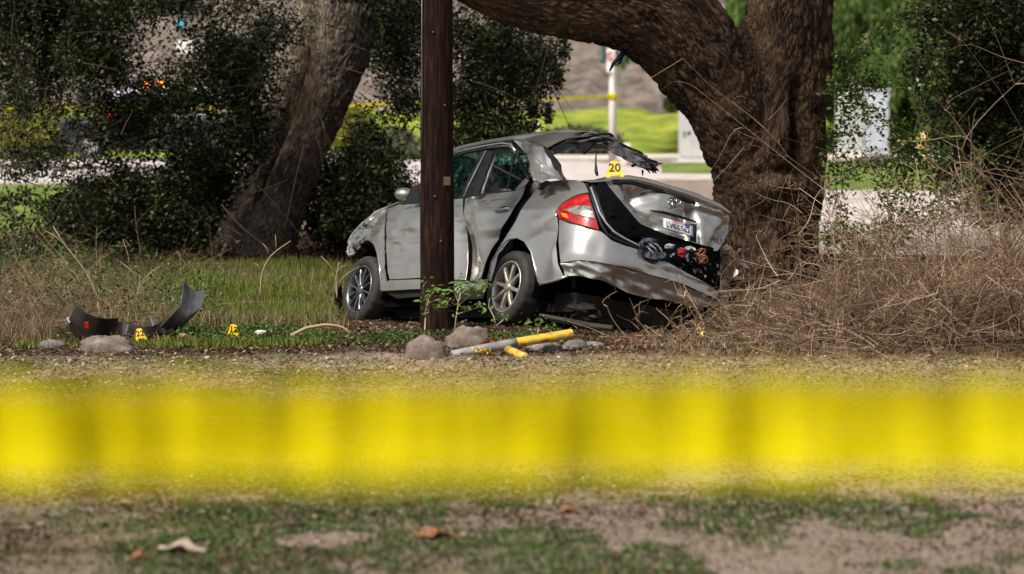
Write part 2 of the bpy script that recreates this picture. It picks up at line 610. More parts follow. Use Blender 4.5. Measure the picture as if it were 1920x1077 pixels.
M['paint'] = paint_mat()
M['trim_black'] = noise_mat('black_trim', [(0.3, (0.004, 0.004, 0.005)), (0.7, (0.016, 0.016, 0.018))], 9, 4, 0.5, 0.3, 0.01, spec=0.25)
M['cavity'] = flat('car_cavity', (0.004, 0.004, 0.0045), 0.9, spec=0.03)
M['grey_inner'] = flat('grey_inner_metal', (0.16, 0.16, 0.165), 0.45, 0.3)
M['underbody'] = noise_mat('underbody', [(0.3, (0.004, 0.0035, 0.003)), (0.6, (0.018, 0.014, 0.011)), (0.8, (0.07, 0.05, 0.038))], 5, 6, 0.7, 0.5, 0.03)
M['tyre'] = noise_mat('tyre_rubber', [(0.3, (0.012, 0.012, 0.013)), (0.7, (0.035, 0.033, 0.032))], 12, 6, 0.75, 0.2, 0.004)
M['alloy'] = noise_mat('alloy_rim', [(0.3, (0.30, 0.26, 0.22)), (0.7, (0.58, 0.54, 0.5))], 14, 4, 0.35, 0.1, 0.003, metallic=0.7)
M['dark_alloy'] = noise_mat('dark_alloy_rim', [(0.3, (0.10, 0.10, 0.11)), (0.7, (0.27, 0.28, 0.31))], 14, 4, 0.32, 0.1, 0.003, metallic=0.8)
M['red_lens'] = noise_mat('red_lens', [(0.35, (0.16, 0.0, 0.002)), (0.55, (0.42, 0.003, 0.005)), (0.72, (0.7, 0.03, 0.012))], 13, 3, 0.12, 0.3, 0.006, coat=1, spec=0.6)
M['clear_lens'] = noise_mat('clear_lens', [(0.35, (0.10, 0.085, 0.075)), (0.7, (0.5, 0.46, 0.42))], 22, 3, 0.12, 0.3, 0.004, coat=1, metallic=0.3)
M['amber_lens'] = flat('amber_lens', (0.8, 0.22, 0.02), 0.2, coat=0.5)
M['head_lens'] = noise_mat('head_lens', [(0.35, (0.12, 0.125, 0.125)), (0.7, (0.42, 0.44, 0.45))], 18, 3, 0.1, 0.2, 0.004, coat=1, metallic=0.4)
M['plate_white'] = flat('plate_white', (0.66, 0.66, 0.68), 0.4)
M['plate_ink'] = flat('plate_ink', (0.03, 0.035, 0.12), 0.5)
M['plate_red'] = flat('plate_red', (0.5, 0.08, 0.08), 0.5)
M['plate_blue'] = flat('plate_sticker', (0.01, 0.08, 0.3), 0.5)
M['chrome'] = flat('chrome', (0.35, 0.35, 0.36), 0.15, 1.0)
M['seat'] = noise_mat('seat_cloth', [(0.3, (0.2, 0.17, 0.15)), (0.7, (0.34, 0.29, 0.27))], 20, 4, 0.9)
M['marker'] = noise_mat('marker_plastic', [(0.3, (0.72, 0.42, 0.008)), (0.7, (0.88, 0.58, 0.015))], 10, 3, 0.4, 0.1, 0.003)
M['ink'] = flat('black_ink', (0.012, 0.012, 0.012), 0.5)
M['bag'] = flat('dark_cloth', (0.035, 0.04, 0.055), 0.7)
M['red_cloth'] = flat('red_cloth', (0.28, 0.006, 0.02), 0.7)
M['clear_plastic'] = flat('grey_plastic', (0.26, 0.275, 0.3), 0.3)
M['copper'] = flat('copper_wire', (0.35, 0.13, 0.07), 0.4, 0.4)
M['white_debris'] = flat('white_debris', (0.7, 0.7, 0.68), 0.6)
M['orange_bits'] = flat('orange_bits', (0.5, 0.06, 0.02), 0.5)
M['bumper_grey'] = noise_mat('scuffed_grey_bumper', [(0.3, (0.03, 0.032, 0.038)), (0.6, (0.085, 0.09, 0.105)), (0.78, (0.22, 0.22, 0.23))], 6, 8, 0.45, 0.3, 0.01)
M['bumper_black'] = noise_mat('black_bumper', [(0.3, (0.008, 0.007, 0.007)), (0.7, (0.03, 0.022, 0.02))], 6, 6, 0.35, 0.3, 0.01)
M['pole_wood'] = noise_mat('creosote_wood', [(0.25, (0.003, 0.0015, 0.0015)), (0.48, (0.012, 0.0055, 0.004)), (0.62, (0.034, 0.016, 0.011)), (0.75, (0.07, 0.036, 0.026))], 34, 8, 0.95, 0.9, 0.02, stretch=(1, 1, 0.09), spec=0.12)
M['steel'] = flat('dull_steel', (0.2, 0.2, 0.2), 0.5, 0.6)
M['white_steel'] = flat('white_steel', (0.70, 0.66, 0.64), 0.5)
M['cab_grey'] = noise_mat('cabinet_paint', [(0.3, (0.34, 0.35, 0.345)), (0.7, (0.47, 0.48, 0.475))], 3, 6, 0.5)
M['cab_white'] = noise_mat('cabinet_white', [(0.3, (0.46, 0.50, 0.58)), (0.7, (0.6, 0.64, 0.72))], 3, 6, 0.5)
M['sign_white'] = flat('sign_white', (0.82, 0.78, 0.78), 0.5)
M['sign_red'] = flat('sign_red', (0.65, 0.08, 0.08), 0.5)
M['signal_green'] = flat('signal_housing', (0.02, 0.09, 0.085), 0.5)
M['yellow_paint'] = flat('yellow_paint', (0.75, 0.5, 0.03), 0.5)
M['hydrant'] = flat('hydrant_paint', (0.62, 0.46, 0.2), 0.5)
M['truck_white'] = flat('truck_white', (0.62, 0.64, 0.72), 0.3, coat=0.5)
M['truck_dark'] = flat('truck_dark', (0.015, 0.018, 0.028), 0.25, coat=0.6)
M['glass_dark'] = flat('dark_glass', (0.02, 0.025, 0.03), 0.08, spec=0.7)
M['sign_cyan'] = flat('sign_cyan', (0.03, 0.4, 0.55), 0.5)
M['amber_on'] = flat('amber_beacon', (1.0, 0.22, 0.02), 0.3, emit=5)
M['red_on'] = flat('red_lamp', (1.0, 0.02, 0.02), 0.3, emit=1.5)


def pipe_mat():
    m, nt, b = base('worn_yellow_pipe')
    tc = nt.nodes.new('ShaderNodeTexCoord')
    n = nt.nodes.new('ShaderNodeTexNoise')
    n.inputs['Scale'].default_value = 22
    n.inputs['Detail'].default_value = 6
    mp = nt.nodes.new('ShaderNodeMapping')
    mp.inputs['Scale'].default_value = (0.35, 1, 1)
    nt.links.new(tc.outputs['Object'], mp.inputs[0])
    nt.links.new(mp.outputs[0], n.inputs[0])
    nt.links.new(ramp(nt, n.outputs[0], [(0.36, (0.25, 0.17, 0.1)), (0.45, (0.62, 0.36, 0.02)), (0.56, (0.76, 0.47, 0.02)), (0.62, (0.3, 0.27, 0.22)), (0.7, (0.72, 0.43, 0.02))]), b.inputs['Base Color'])
    b.inputs['Roughness'].default_value = 0.6
    return m


M['pipe_yellow'] = pipe_mat()
M['pipe_grey'] = noise_mat('bare_pipe', [(0.3, (0.14, 0.14, 0.15)), (0.7, (0.32, 0.32, 0.34))], 10, 6, 0.55, 0.2, 0.005)


def tape_mat(name, through=0.35, a=1.0):
    m, nt, b = base(name)
    tc = nt.nodes.new('ShaderNodeTexCoord')
    mp = nt.nodes.new('ShaderNodeMapping')
    mp.inputs['Scale'].default_value = (1, 1, 0.25)
    n = nt.nodes.new('ShaderNodeTexNoise')
    n.inputs['Scale'].default_value = 15
    n.inputs['Detail'].default_value = 3
    nt.links.new(tc.outputs['Object'], mp.inputs[0])
    nt.links.new(mp.outputs[0], n.inputs[0])
    col = ramp(nt, n.outputs[0], [(0.32, (0.56, 0.48, 0.002)), (0.5, (0.88, 0.76, 0.003)), (0.66, (0.97, 0.87, 0.005))])
    nt.links.new(col, b.inputs['Base Color'])
    b.inputs['Roughness'].default_value = 0.35
    b.inputs['Specular IOR Level'].default_value = 0.15
    t = nt.nodes.new('ShaderNodeBsdfTranslucent')
    nt.links.new(col, t.inputs[0])
    mx = nt.nodes.new('ShaderNodeMixShader')
    mx.inputs[0].default_value = through
    nt.links.new(b.outputs[0], mx.inputs[1])
    nt.links.new(t.outputs[0], mx.inputs[2])
    # thin film: a little of what lies behind comes through
    tr = nt.nodes.new('ShaderNodeBsdfTransparent')
    tr.inputs[0].default_value = (0.95, 0.85, 0.25, 1)
    m2 = nt.nodes.new('ShaderNodeMixShader')
    m2.inputs[0].default_value = 0.09
    nt.links.new(mx.outputs[0], m2.inputs[1])
    nt.links.new(tr.outputs[0], m2.inputs[2])
    nt.links.new(m2.outputs[0], nt.nodes['Material Output'].inputs[0])
    return m


M['tape'] = tape_mat('barrier_tape')

# ------------------------------------------------------------------ the ground
# car frame, needed for the hollows under its wheels
CR = at(950, 532, 25.0)                       # outer centre of the near rear wheel
_lo, _hi = 25.0, 28.0
for _ in range(60):
    _m = (_lo + _hi) / 2
    if np.linalg.norm(at(676, 541, _m) - CR) < 2.55: _lo = _m
    else: _hi = _m
CFp = at(676, 541, _lo)
CFd = (CFp - CR) / 2.55
_L0 = np.cross([0, 0, 1.0], CFd)
_L0 /= np.linalg.norm(_L0)
_U0 = np.cross(CFd, _L0)
ROLL = RAD(11)
CL = _L0 * math.cos(ROLL) + _U0 * math.sin(ROLL)
CU = np.cross(CFd, CL)


def W(x, y, z):
    """car coordinates (x ahead of the rear axle, y out to the left of the wheel face, z above the axle) -> world"""
    return CR + CFd * x + CL * y + CU * z


def car_xyz(p):
    d = np.asarray(p) - CR
    return np.array([d @ CFd, d @ CL, d @ CU])


_contacts = [(W(0, -0.1, -0.34), 0.7), (W(2.55, -0.1, -0.31) + np.array([0, -.6, 0]), 1.5), (W(0, -1.6, -0.29), 0.8), (W(2.55, -1.6, -0.29), 0.8)]


def gz(x, y):
    x = np.asarray(x, float)
    y = np.asarray(y, float)
    z = 0 * x
    for c, r in _contacts:
        wgt = np.exp(-((x - c[0]) ** 2 + (y - c[1]) ** 2) / (r * r) * 1.2)
        z = z + wgt * (c[2] + 0.02) * 0.9
    p = np.stack([x, y, 0 * x], -1).reshape(-1, 3)
    n = (fbm(p * 1.3, 3, 5) - 0.5).reshape(x.shape) * 0.06 + (fbm(p * 7, 3, 9) - 0.5).reshape(x.shape) * 0.035
    fade = np.clip((40 - y) / 6, 0, 1)
    # low hump of earth where the planted strip starts
    strip = np.exp(-((y - 22.3) / 0.6) ** 2) * 0.02
    return (z + n + strip) * fade


def grid_mesh(name, xs, ys, zf):
    gx, gy = np.meshgrid(xs, ys)
    gzv = zf(gx.ravel(), gy.ravel())
    V = np.stack([gx.ravel(), gy.ravel(), gzv], 1)
    nx, ny = len(xs), len(ys)
    i = np.arange(nx - 1)[None, :] + np.arange(ny - 1)[:, None] * nx
    i = i.ravel()
    F = np.stack([i, i + 1, i + nx + 1, i + nx], 1)
    return mesh(name, V, F)


xs = np.concatenate([np.linspace(-220, -8, 18), np.linspace(-7.5, 7.5, 240), np.linspace(8, 220, 18)])
ys = np.concatenate([np.linspace(-60, 8, 12), np.linspace(8.5, 40, 460), np.linspace(41, 130, 24)])
ground = obj('ground', grid_mesh('ground', xs, ys, gz), M['ground'])
tag(ground, kind='structure')


def sheet(name, pts, mat, z, label=None):
    """flat ground sheet from picture points or metre points, cut fine enough to shade well"""
    P = [tuple(p[:2]) + (z,) for p in pts]
    o = obj(name, mesh(name, P, [tuple(range(len(P)))], False), mat)
    return tag(o, kind='structure')


# dirt shoulder behind the trees, pale road on the right, far road, pavement and lawns
sheet('dirt_shoulder', [(-60, 41), (60, 41), (60, 96), (-60, 96)], M['shoulder'], 0.006)
sheet('gravel_drive', [gp(1400, 500), gp(2600, 520), gp(2600, 380), gp(1530, 372), gp(1380, 400)], M['pale_road'], 0.16)
sheet('road', [gp(-1200, 345), gp(560, 345), gp(1330, 338), gp(1500, 336), gp(1500, 314), gp(1200, 316), gp(1100, 303), gp(-1200, 296)], M['pale_road'], 0.012)
sheet('side_lawn', [gp(1240, 326), gp(1420, 328), gp(1480, 364), gp(2700, 366), gp(2700, 306), gp(1240, 308)], M['lawn'], 0.02)
sheet('left_lawn', [gp(-1500, 460), gp(420, 460), gp(420, 348), gp(-1500, 346)], M['lawn'], 0.018)
pv = MB()
pv.box((X(1300, 92) + 6, 91.6, 0.06), (40, 3.0, 0.12))
tag(pv.build('pavement', M['concrete'], None, bevel=0.02), kind='structure')

# green bank and the brushy hillside that fills the background
def bank_z(x, y):
    t = np.clip((y - 93) / 24, 0, 1)
    p = np.stack([x, y, 0 * x], 1)
    return 0.02 + 1.3 * t * t * (3 - 2 * t) + (fbm(p * 0.3, 5, 3) - 0.5) * 1.8 * t * (1 - 0.4 * t)


tag(obj('grass_bank', grid_mesh('grass_bank', np.linspace(-60, 60, 160), np.linspace(93, 120, 50), bank_z), M['bank']), kind='structure')


def hill_z(x, y):
    t = (y - 117) / 200
    p = np.stack([x, y, 0 * x], 1)
    return 0.9 + 62 * np.clip(t, 0, 1) ** 0.9 + (fbm(p * 0.12, 5, 8) - 0.5) * 3.2 * np.clip(t * 6, 0.1, 1) + (fbm(p * 0.9, 3, 21) - 0.5) * 1.1


tag(obj('hillside', grid_mesh('hillside', np.linspace(-190, 190, 300), np.linspace(117, 330, 180), hill_z), M['hill']), kind='structure')

# ------------------------------------------------------------------ trees
def wood_mesh(name, chains, voxel, ridge, extra=None, fine=1.0):
    """one continuous wooden body out of chains of (point, radius): round bodies are melted together, then barked"""
    V, F, b = [], [], 0
    pts, rads, alongs = [], [], []
    for ch in chains:
        P = np.array([c[0] for c in ch], float)
        R = np.array([c[1] for c in ch], float)
        # smooth resample
        s = np.concatenate([[0], np.cumsum(np.linalg.norm(np.diff(P, axis=0), axis=1))])
        m = max(8, int(s[-1] / 0.06))
        q = np.linspace(0, s[-1], m)
        def cub(v):
            return np.interp(q, s, v)
        PP = np.stack([cub(P[:, k]) for k in range(3)], 1)
        RR = cub(R)
        for _ in range(6):
            PP[1:-1] = (PP[:-2] + 2 * PP[1:-1] + PP[2:]) / 4
            RR[1:-1] = (RR[:-2] + 2 * RR[1:-1] + RR[2:]) / 4
        n = 28
        tv, tf = tube_arr([PP], [RR], n)
        tf = [tuple(f + b) for f in tf]
        tf.append(tuple(range(b + n - 1, b - 1, -1)))
        tf.append(tuple(range(b + len(tv) - n, b + len(tv))))
        V += list(tv)
        F += tf
        b += len(tv)
        pts.append(PP)
        rads.append(RR)
        alongs.append(q + 3.1 * len(pts))
    me = mesh(name, V, F)
    o = bpy.data.objects.new(name, me)
    C.objects.link(o)
    rm = o.modifiers.new('melt', 'REMESH')
    rm.mode = 'VOXEL'
    rm.voxel_size = voxel
    sm = o.modifiers.new('soft', 'SMOOTH')
    sm.iterations = 8
    dg = bpy.context.evaluated_depsgraph_get()
    e = bpy.data.meshes.new_from_object(o.evaluated_get(dg))
    bpy.data.objects.remove(o)
    N = len(e.vertices)
    co = np.zeros(N * 3)
    e.vertices.foreach_get('co', co)
    co = co.reshape(-1, 3)
    no = np.zeros(N * 3)
    e.vertices.foreach_get('normal', no)
    no = no.reshape(-1, 3)
    S = np.concatenate(pts)
    A = np.concatenate(alongs)
    RA = np.concatenate(rads)
    T = np.concatenate([np.gradient(p, axis=0) for p in pts])
    T /= np.linalg.norm(T, axis=1, keepdims=True)
    bark = np.zeros((N, 3))
    for i0 in range(0, N, 20000):
        c = co[i0:i0 + 20000]
        d = np.linalg.norm(c[:, None, :] - S[None], axis=2) / RA[None]
        # soft nearest: blend the bark direction between close chains
        wg = np.exp(-(d - d.min(1, keepdims=True)) * 14)
        wg /= wg.sum(1, keepdims=True)
        ctr, al, tt = wg @ S, wg @ A, wg @ T
        rel = c - ctr
        tt /= np.linalg.norm(tt, axis=1, keepdims=True)
        rel -= (rel * tt).sum(1, keepdims=True) * tt
        ref = np.array([0.2, 1.0, 0.1])
        u = np.cross(tt, ref)
        u /= np.linalg.norm(u, axis=1, keepdims=True)
        v = np.cross(tt, u)
        bark[i0:i0 + 20000] = np.stack([(rel * u).sum(1), (rel * v).sum(1), al], 1)
    q = bark * np.array([1, 1, 0.16])
    warp = (fbm(bark * 2.2, 3, 40)[:, None] - 0.5) * 0.25
    q = bark * np.array([1, 1, 0.3])
    n1 = 1 - np.abs(vnoise((q + warp * .5) * 15 * fine, 1) * 2 - 1)
    n2 = 1 - np.abs(vnoise((q + warp * .5) * 30 * fine, 2) * 2 - 1)
    n3 = fbm(bark * 2.0, 3, 3) - 0.5
    disp = -ridge * (n1 ** 3) * 1.0 - ridge * 0.6 * (n2 ** 3) + n3 * 0.10 * min(1, RA.max() * 1.6)
    if extra is not None:
        disp = disp + extra(co)
    co = co + no * disp[:, None]
    e.vertices.foreach_set('co', co.ravel())
    e.update()
    a = e.attributes.new('bark', 'FLOAT_VECTOR', 'POINT')
    a.data.foreach_set('vector', bark.astype(np.float32).ravel())
    e.polygons.foreach_set('use_smooth', [True] * len(e.polygons))
    e.name = name
    e.materials.clear()
    return e


def chain(lst, Y, dy=None):
    """[(px, py, r_px)] at depth Y -> [(point, r_m)]"""
    out = []
    for i, (px, py, r) in enumerate(lst):
        yy = Y if dy is None else Y + dy[i]
        out.append((at(px, py, yy), r * yy / FPX))
    return out


YO = 30.0
def oak_extra(co):
    """the long hollow, its lips and the old scar low on the trunk"""
    d = np.zeros(len(co))
    # picture-like plane coordinates in metres on the trunk
    def g(px, py, sx, sy, amp):
        c = at(px, py, YO - .5)
        nonlocal d
        front = co[:, 1] < YO + 0.1
        k = np.exp(-((co[:, 0] - c[0]) / (sx * YO / FPX)) ** 2 - ((co[:, 2] - c[2]) / (sy * YO / FPX)) ** 2)
        d += amp * k * front
    g(1500, 190, 12, 40, -0.24)
    g(1494, 240, 10, 36, -0.26)
    g(1500, 290, 10, 32, -0.24)
    g(1466, 250, 22, 34, 0.10)
    g(1525, 255, 20, 38, 0.08)
    g(1480, 322, 40, 8, -0.07)
    g(1440, 60, 30, 50, -0.05)
    g(1360, 215, 40, 30, 0.05)
    g(1455, 350, 40, 18, 0.05)
    return d


oak_ch = [
    chain([(1444, 700, 128), (1442, 600, 110), (1440, 500, 101), (1438, 420, 103), (1440, 350, 107), (1442, 300, 108), (1440, 240, 108), (1450, 180, 103), (1462, 120, 98), (1476, 60, 90), (1482, 0, 86), (1486, -120, 80), (1480, -300, 64)], YO),
    chain([(1430, 330, 96), (1405, 250, 98), (1375, 195, 96), (1335, 140, 90), (1288, 74, 94), (1228, 24, 97), (1158, -6, 98), (1080, -24, 98), (1000, -38, 99), (920, -66, 94), (860, -90, 86), (700, -160, 60), (520, -260, 48)], YO,
          [0, -.05, -.1, -.15, -.2, -.25, -.3, -.35, -.4, -.5, -.6, -.9, -1.3]),
]
oak = empty('oak_tree', at(1440, 560, YO), 'massive brown oak with a thick limb arching over the wrecked car and a hollow trunk', 'tree')
obj('trunk', wood_mesh('trunk', oak_ch, 0.021, 0.034, oak_extra), M['oak_bark'], oak)
# the short dead branch under the limb by the signal pole
bm_ = MB()
bm_.tube([at(1180, 88, 29.6), at(1165, 104, 29.5), at(1150, 120, 29.4), at(1143, 134, 29.4)], [0.03, 0.026, 0.02, 0.008], 8)
bm_.tube([at(1168, 102, 29.5), at(1163, 118, 29.5), at(1153, 124, 29.5)], [0.018, 0.012, 0.005], 7)
bm_.build('dead_branch', M['trim_black'], oak, True)

YL = 35.5
left_ch = [chain([(474, 560, 74), (494, 490, 60), (508, 450, 52), (530, 390, 46), (550, 330, 43), (573, 280, 43), (592, 235, 45), (608, 190, 48), (625, 140, 52), (640, 90, 60), (652, 40, 66), (662, -10, 72), (690, -120, 70), (740, -280, 56)], YL)]
lt = empty('leaning_oak', at(490, 490, YL), 'leaning grey-brown oak trunk left of the car with dry fibres hanging down its bark', 'tree')
obj('trunk', wood_mesh('trunk', left_ch, 0.022, 0.026, None, 1.2), M['grey_bark'], lt)
left_b = [chain([(420, 520, 60), (445, 450, 42), (462, 380, 34), (490, 300, 32), (520, 220, 34), (545, 150, 34), (570, 80, 34), (590, 0, 34), (600, -120, 34)], 36.6)]
lb = empty('slender_oak', at(430, 480, 36.6), 'darker slimmer oak trunk standing just behind the leaning grey one', 'tree')
obj('trunk', wood_mesh('trunk', left_b, 0.026, 0.02, None, 1.3), M['grey_bark'], lb)
# hanging fibres on the leaning trunk
n = 130
P = []
for i in range(n):
    s0 = at(566 + random.gauss(0, 10), random.uniform(20, 210), 34.7)
    ln = random.uniform(0.3, 1.0)
    a = random.uniform(-0.25, 0.45)
    pts = []
    for k in range(7):
        t = k / 6
        pts.append(s0 + np.array([a * t * ln + 0.05 * math.sin(t * 5 + i), random.gauss(0, 0.012), -ln * t + 0.10 * math.sin(t * 3 + i * 1.7)]))
    P.append(pts)
V, F = tube_arr(P, np.tile(np.linspace(0.0035, 0.0015, 7), (n, 1)), 3)
tag(obj('hanging_fibres', mesh('hanging_fibres', V, F), M['twig'], lt), kind='stuff')


def off_trunk(p):
    """no leaves directly before the leaning trunk: that side of the tree is bare"""
    px = 960 + p[:, 0] / p[:, 1] * FPX
    py = 180 - (p[:, 2] - CAMH) / p[:, 1] * FPX
    cx = np.interp(py, [20, 80, 160, 255, 325, 464, 520], [655, 640, 620, 585, 548, 490, 475])
    hw = np.interp(py, [0, 60, 160, 255, 325, 464, 520], [40, 62, 60, 60, 72, 100, 110])
    cut = fbm(p * 3.0, 2, 77) * 22 - 11
    return (np.abs(px - cx) > hw + cut) | (py < 5) | (p[:, 1] > 36.5)


def crown(density, n, Yr, size, seed, up=0.3, clump=0.55, thresh=0.42, nz=2.2, cut=None):
    """leaves spread through a volume: density is a list of (px, py, rx, ry, weight) lobes at mean depth Yr"""
    rng = np.random.default_rng(seed)
    wts = np.array([d[4] * d[2] * d[3] for d in density], float)
    wts /= wts.sum()
    out = []
    need = n
    while need > 0:
        m = int(need * 3.2) + 500
        k = rng.choice(len(density), m, p=wts)
        D = np.array(density, float)[k]
        a = rng.uniform(0, 2 * math.pi, m)
        r = np.minimum(np.abs(rng.normal(0, .62, m)) ** .8, 1.7)
        px = D[:, 0] + np.cos(a) * r * D[:, 2]
        py = D[:, 1] + np.sin(a) * r * D[:, 3]
        Y = rng.uniform(Yr[0], Yr[1], m)
        x = (px - 960) / FPX * Y
        z = CAMH - (py - 180) / FPX * Y
        p = np.stack([x, Y, z], 1)
        # clumps: keep where the noise is high
        q = fbm(p * nz, 3, seed)
        keep = q + rng.normal(0, 0.02, m) > thresh + clump * 0.1 + 0.10 * r ** 3
        if cut is not None: keep &= cut(p)
        p = p[keep][:need]
        out.append(p)
        need -= len(p)
    p = np.concatenate(out)
    sz = size * rng.uniform(0.6, 1.25, len(p))
    return leaf_arr(p, sz, up, rng=rng)


def limbs(lst, seed, n=3):
    """thin limbs inside a crown: lst of [(px,py,Y)...], r0"""
    mb = MB()
    rng = random.Random(seed)
    for pts, r0 in lst:
        P = [at(*p) for p in pts]
        Q = []
        for a, b_ in zip(P[:-1], P[1:]):
            for k in range(4):
                t = k / 4
                Q.append(a + (b_ - a) * t + np.array([rng.gauss(0, .02), rng.gauss(0, .02), rng.gauss(0, .02)]))
        Q.append(P[-1])
        mb.tube(Q, list(np.linspace(r0, r0 * 0.35, len(Q))), 6)
    return mb


# crown of the leaning oak: hangs in front of and behind the two trunks
dl = [(70, 300, 110, 50, .45), (90, 40, 200, 120, 1.3), (60, 150, 110, 90, .9), (200, 110, 90, 110, .8), (240, 230, 130, 90, .75), (330, 190, 120, 80, .8), (430, 120, 110, 120, .9), (400, 330, 130, 110, 1.25), (230, 370, 130, 80, 1.1), (320, 420, 150, 55, 1.2),
      (500, 60, 90, 90, .5), (470, 230, 70, 120, .8), (160, 20, 160, 60, 1.0), (330, 10, 200, 26, .8), (40, 0, 130, 90, 1.0)]
dr = [(740, 90, 90, 110, 1.1), (720, 20, 130, 60, 1.2), (760, 190, 60, 60, .6), (690, 260, 60, 80, .55), (670, 370, 90, 80, 1.2), (620, 420, 70, 50, 1.2), (720, 330, 50, 50, .6), (930, 90, 100, 70, 1.2), (900, 190, 80, 90, 1.1), (980, 160, 60, 80, .85),
      (1020, 110, 40, 50, .7), (870, 60, 60, 60, 1.0), (940, 230, 60, 45, .8), (760, 400, 40, 50, .5), (700, 325, 90, 45, 1.0), (1046, 150, 12, 34, 1.2), (1028, 215, 10, 26, 1.2), (985, 240, 34, 12, 1.2), (1000, 205, 14, 34, 1.2), (1058, 95, 10, 26, 1.2), (960, 258, 12, 20, 1.2), (915, 300, 80, 60, .9), (830, 330, 50, 60, .6)]
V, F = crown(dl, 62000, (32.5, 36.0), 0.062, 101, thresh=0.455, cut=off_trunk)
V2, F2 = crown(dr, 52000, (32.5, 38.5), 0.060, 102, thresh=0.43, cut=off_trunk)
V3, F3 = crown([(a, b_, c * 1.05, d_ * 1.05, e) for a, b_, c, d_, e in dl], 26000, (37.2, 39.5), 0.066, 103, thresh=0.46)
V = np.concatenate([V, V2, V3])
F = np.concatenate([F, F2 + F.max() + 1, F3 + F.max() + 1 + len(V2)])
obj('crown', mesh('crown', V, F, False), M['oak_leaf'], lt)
# twigs through the crown
P, R = [], []
rng = np.random.default_rng(5)
for i in range(380):
    px = rng.uniform(-20, 1030)
    py = rng.uniform(-20, 420)
    if px > 790 and py > 260: continue
    Y = rng.uniform(31.8, 37)
    s0 = at(px, py, Y)
    d = rng.normal(size=3) * np.array([1, .6, .8]) + np.array([0, 0, -0.35])
    d /= np.linalg.norm(d)
    L = rng.uniform(.25, .9)
    bend = rng.normal(size=3) * .25
    P.append([s0 + d * L * t + bend * L * t * t for t in np.linspace(0, 1, 6)])
    R.append(np.linspace(rng.uniform(.004, .010), .0018, 6))
V, F = tube_arr(P, R, 4)
tag(obj('twigs', mesh('twigs', V, F), M['twig_dark'], lt), kind='stuff')
# hanging strands at the far left
P, R = [], []
for i in range(20):
    px = rng.choice([8, 34, 40, 110]) + rng.normal(0, 9)
    s0 = at(px, rng.uniform(-10, 120), rng.uniform(30.6, 31.6))
    L = rng.uniform(.9, 2.0)
    sw = rng.normal(0, .2)
    P.append([s0 + np.array([sw * t + .07 * math.sin(7 * t + i), .1 * math.sin(5 * t), -L * t]) for t in np.linspace(0, 1, 8)])
    R.append(np.linspace(.005, .002, 8))
V, F = tube_arr(P, R, 4)
tag(obj('hanging_twigs', mesh('hanging_twigs', V, F), M['twig_dark'], lt), kind='stuff')
pts = np.array(P)[:, 1:, :].reshape(-1, 3)
pp = pts[rng.integers(0, len(pts), 3600)] + rng.normal(0, .035, (3600, 3))
V, F = leaf_arr(pp, rng.uniform(.03, .055, 3600), 0.2, rng=rng)
tag(obj('hanging_leaves', mesh('hanging_leaves', V, F, False), M['oak_leaf'], lt), kind='stuff')

# the oaks' crown above the frame, which shades the strip below
def roof_crown(name, cx, cy, rx, ry, z0, z1, n, parent, seed, size=.10):
    rng = np.random.default_rng(seed)
    m = n * 4
    a = rng.uniform(0, 2 * math.pi, m)
    r = np.sqrt(rng.uniform(0, 1, m))
    p = np.stack([cx + np.cos(a) * r * rx, cy + np.sin(a) * r * ry, rng.uniform(z0, z1, m)], 1)
    q = fbm(p * .8, 3, seed)
    p = p[q > .5][:n]
    V, F = leaf_arr(p, size * rng.uniform(.7, 1.3, len(p)), .5, rng=rng, aspect=.7)
    obj(name, mesh(name, V, F, False), M['oak_leaf'], parent)


roof_crown('crown', 1.5, 31.5, 7.5, 5.5, 4.6, 7.5, 26000, oak, 31)
roof_crown('upper_crown', -4.5, 35.5, 6, 4.0, 5.2, 7.5, 6000, lt, 32)

# dark leafy shrubs on the right
rb = empty('leafy_bush', at(1850, 470, 31.5), 'tall dark green leafy bush filling the upper right corner', 'bush')
dd = [(1850, 60, 110, 110, 1.1), (1800, 190, 90, 90, .8), (1880, 250, 80, 130, 1.2), (1790, 310, 80, 70, .55), (1880, 390, 80, 50, .7), (1740, 30, 60, 40, .45), (1900, 120, 60, 120, 1.2), (1730, 130, 50, 80, .18)]
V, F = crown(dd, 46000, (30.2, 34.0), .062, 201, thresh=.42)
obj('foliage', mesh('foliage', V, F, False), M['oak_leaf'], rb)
limbs([([(1890, 560, 31.5), (1885, 400, 31.6), (1870, 250, 31.5), (1850, 80, 31.4), (1840, -60, 31.4)], .06),
       ([(1880, 430, 31.5), (1830, 300, 31.2), (1790, 180, 31.1), (1730, 40, 31.0)], .03),
       ([(1880, 330, 31.5), (1910, 200, 31.4), (1925, 60, 31.3)], .03)], 4).build('stem', M['twig_dark'], rb, True)
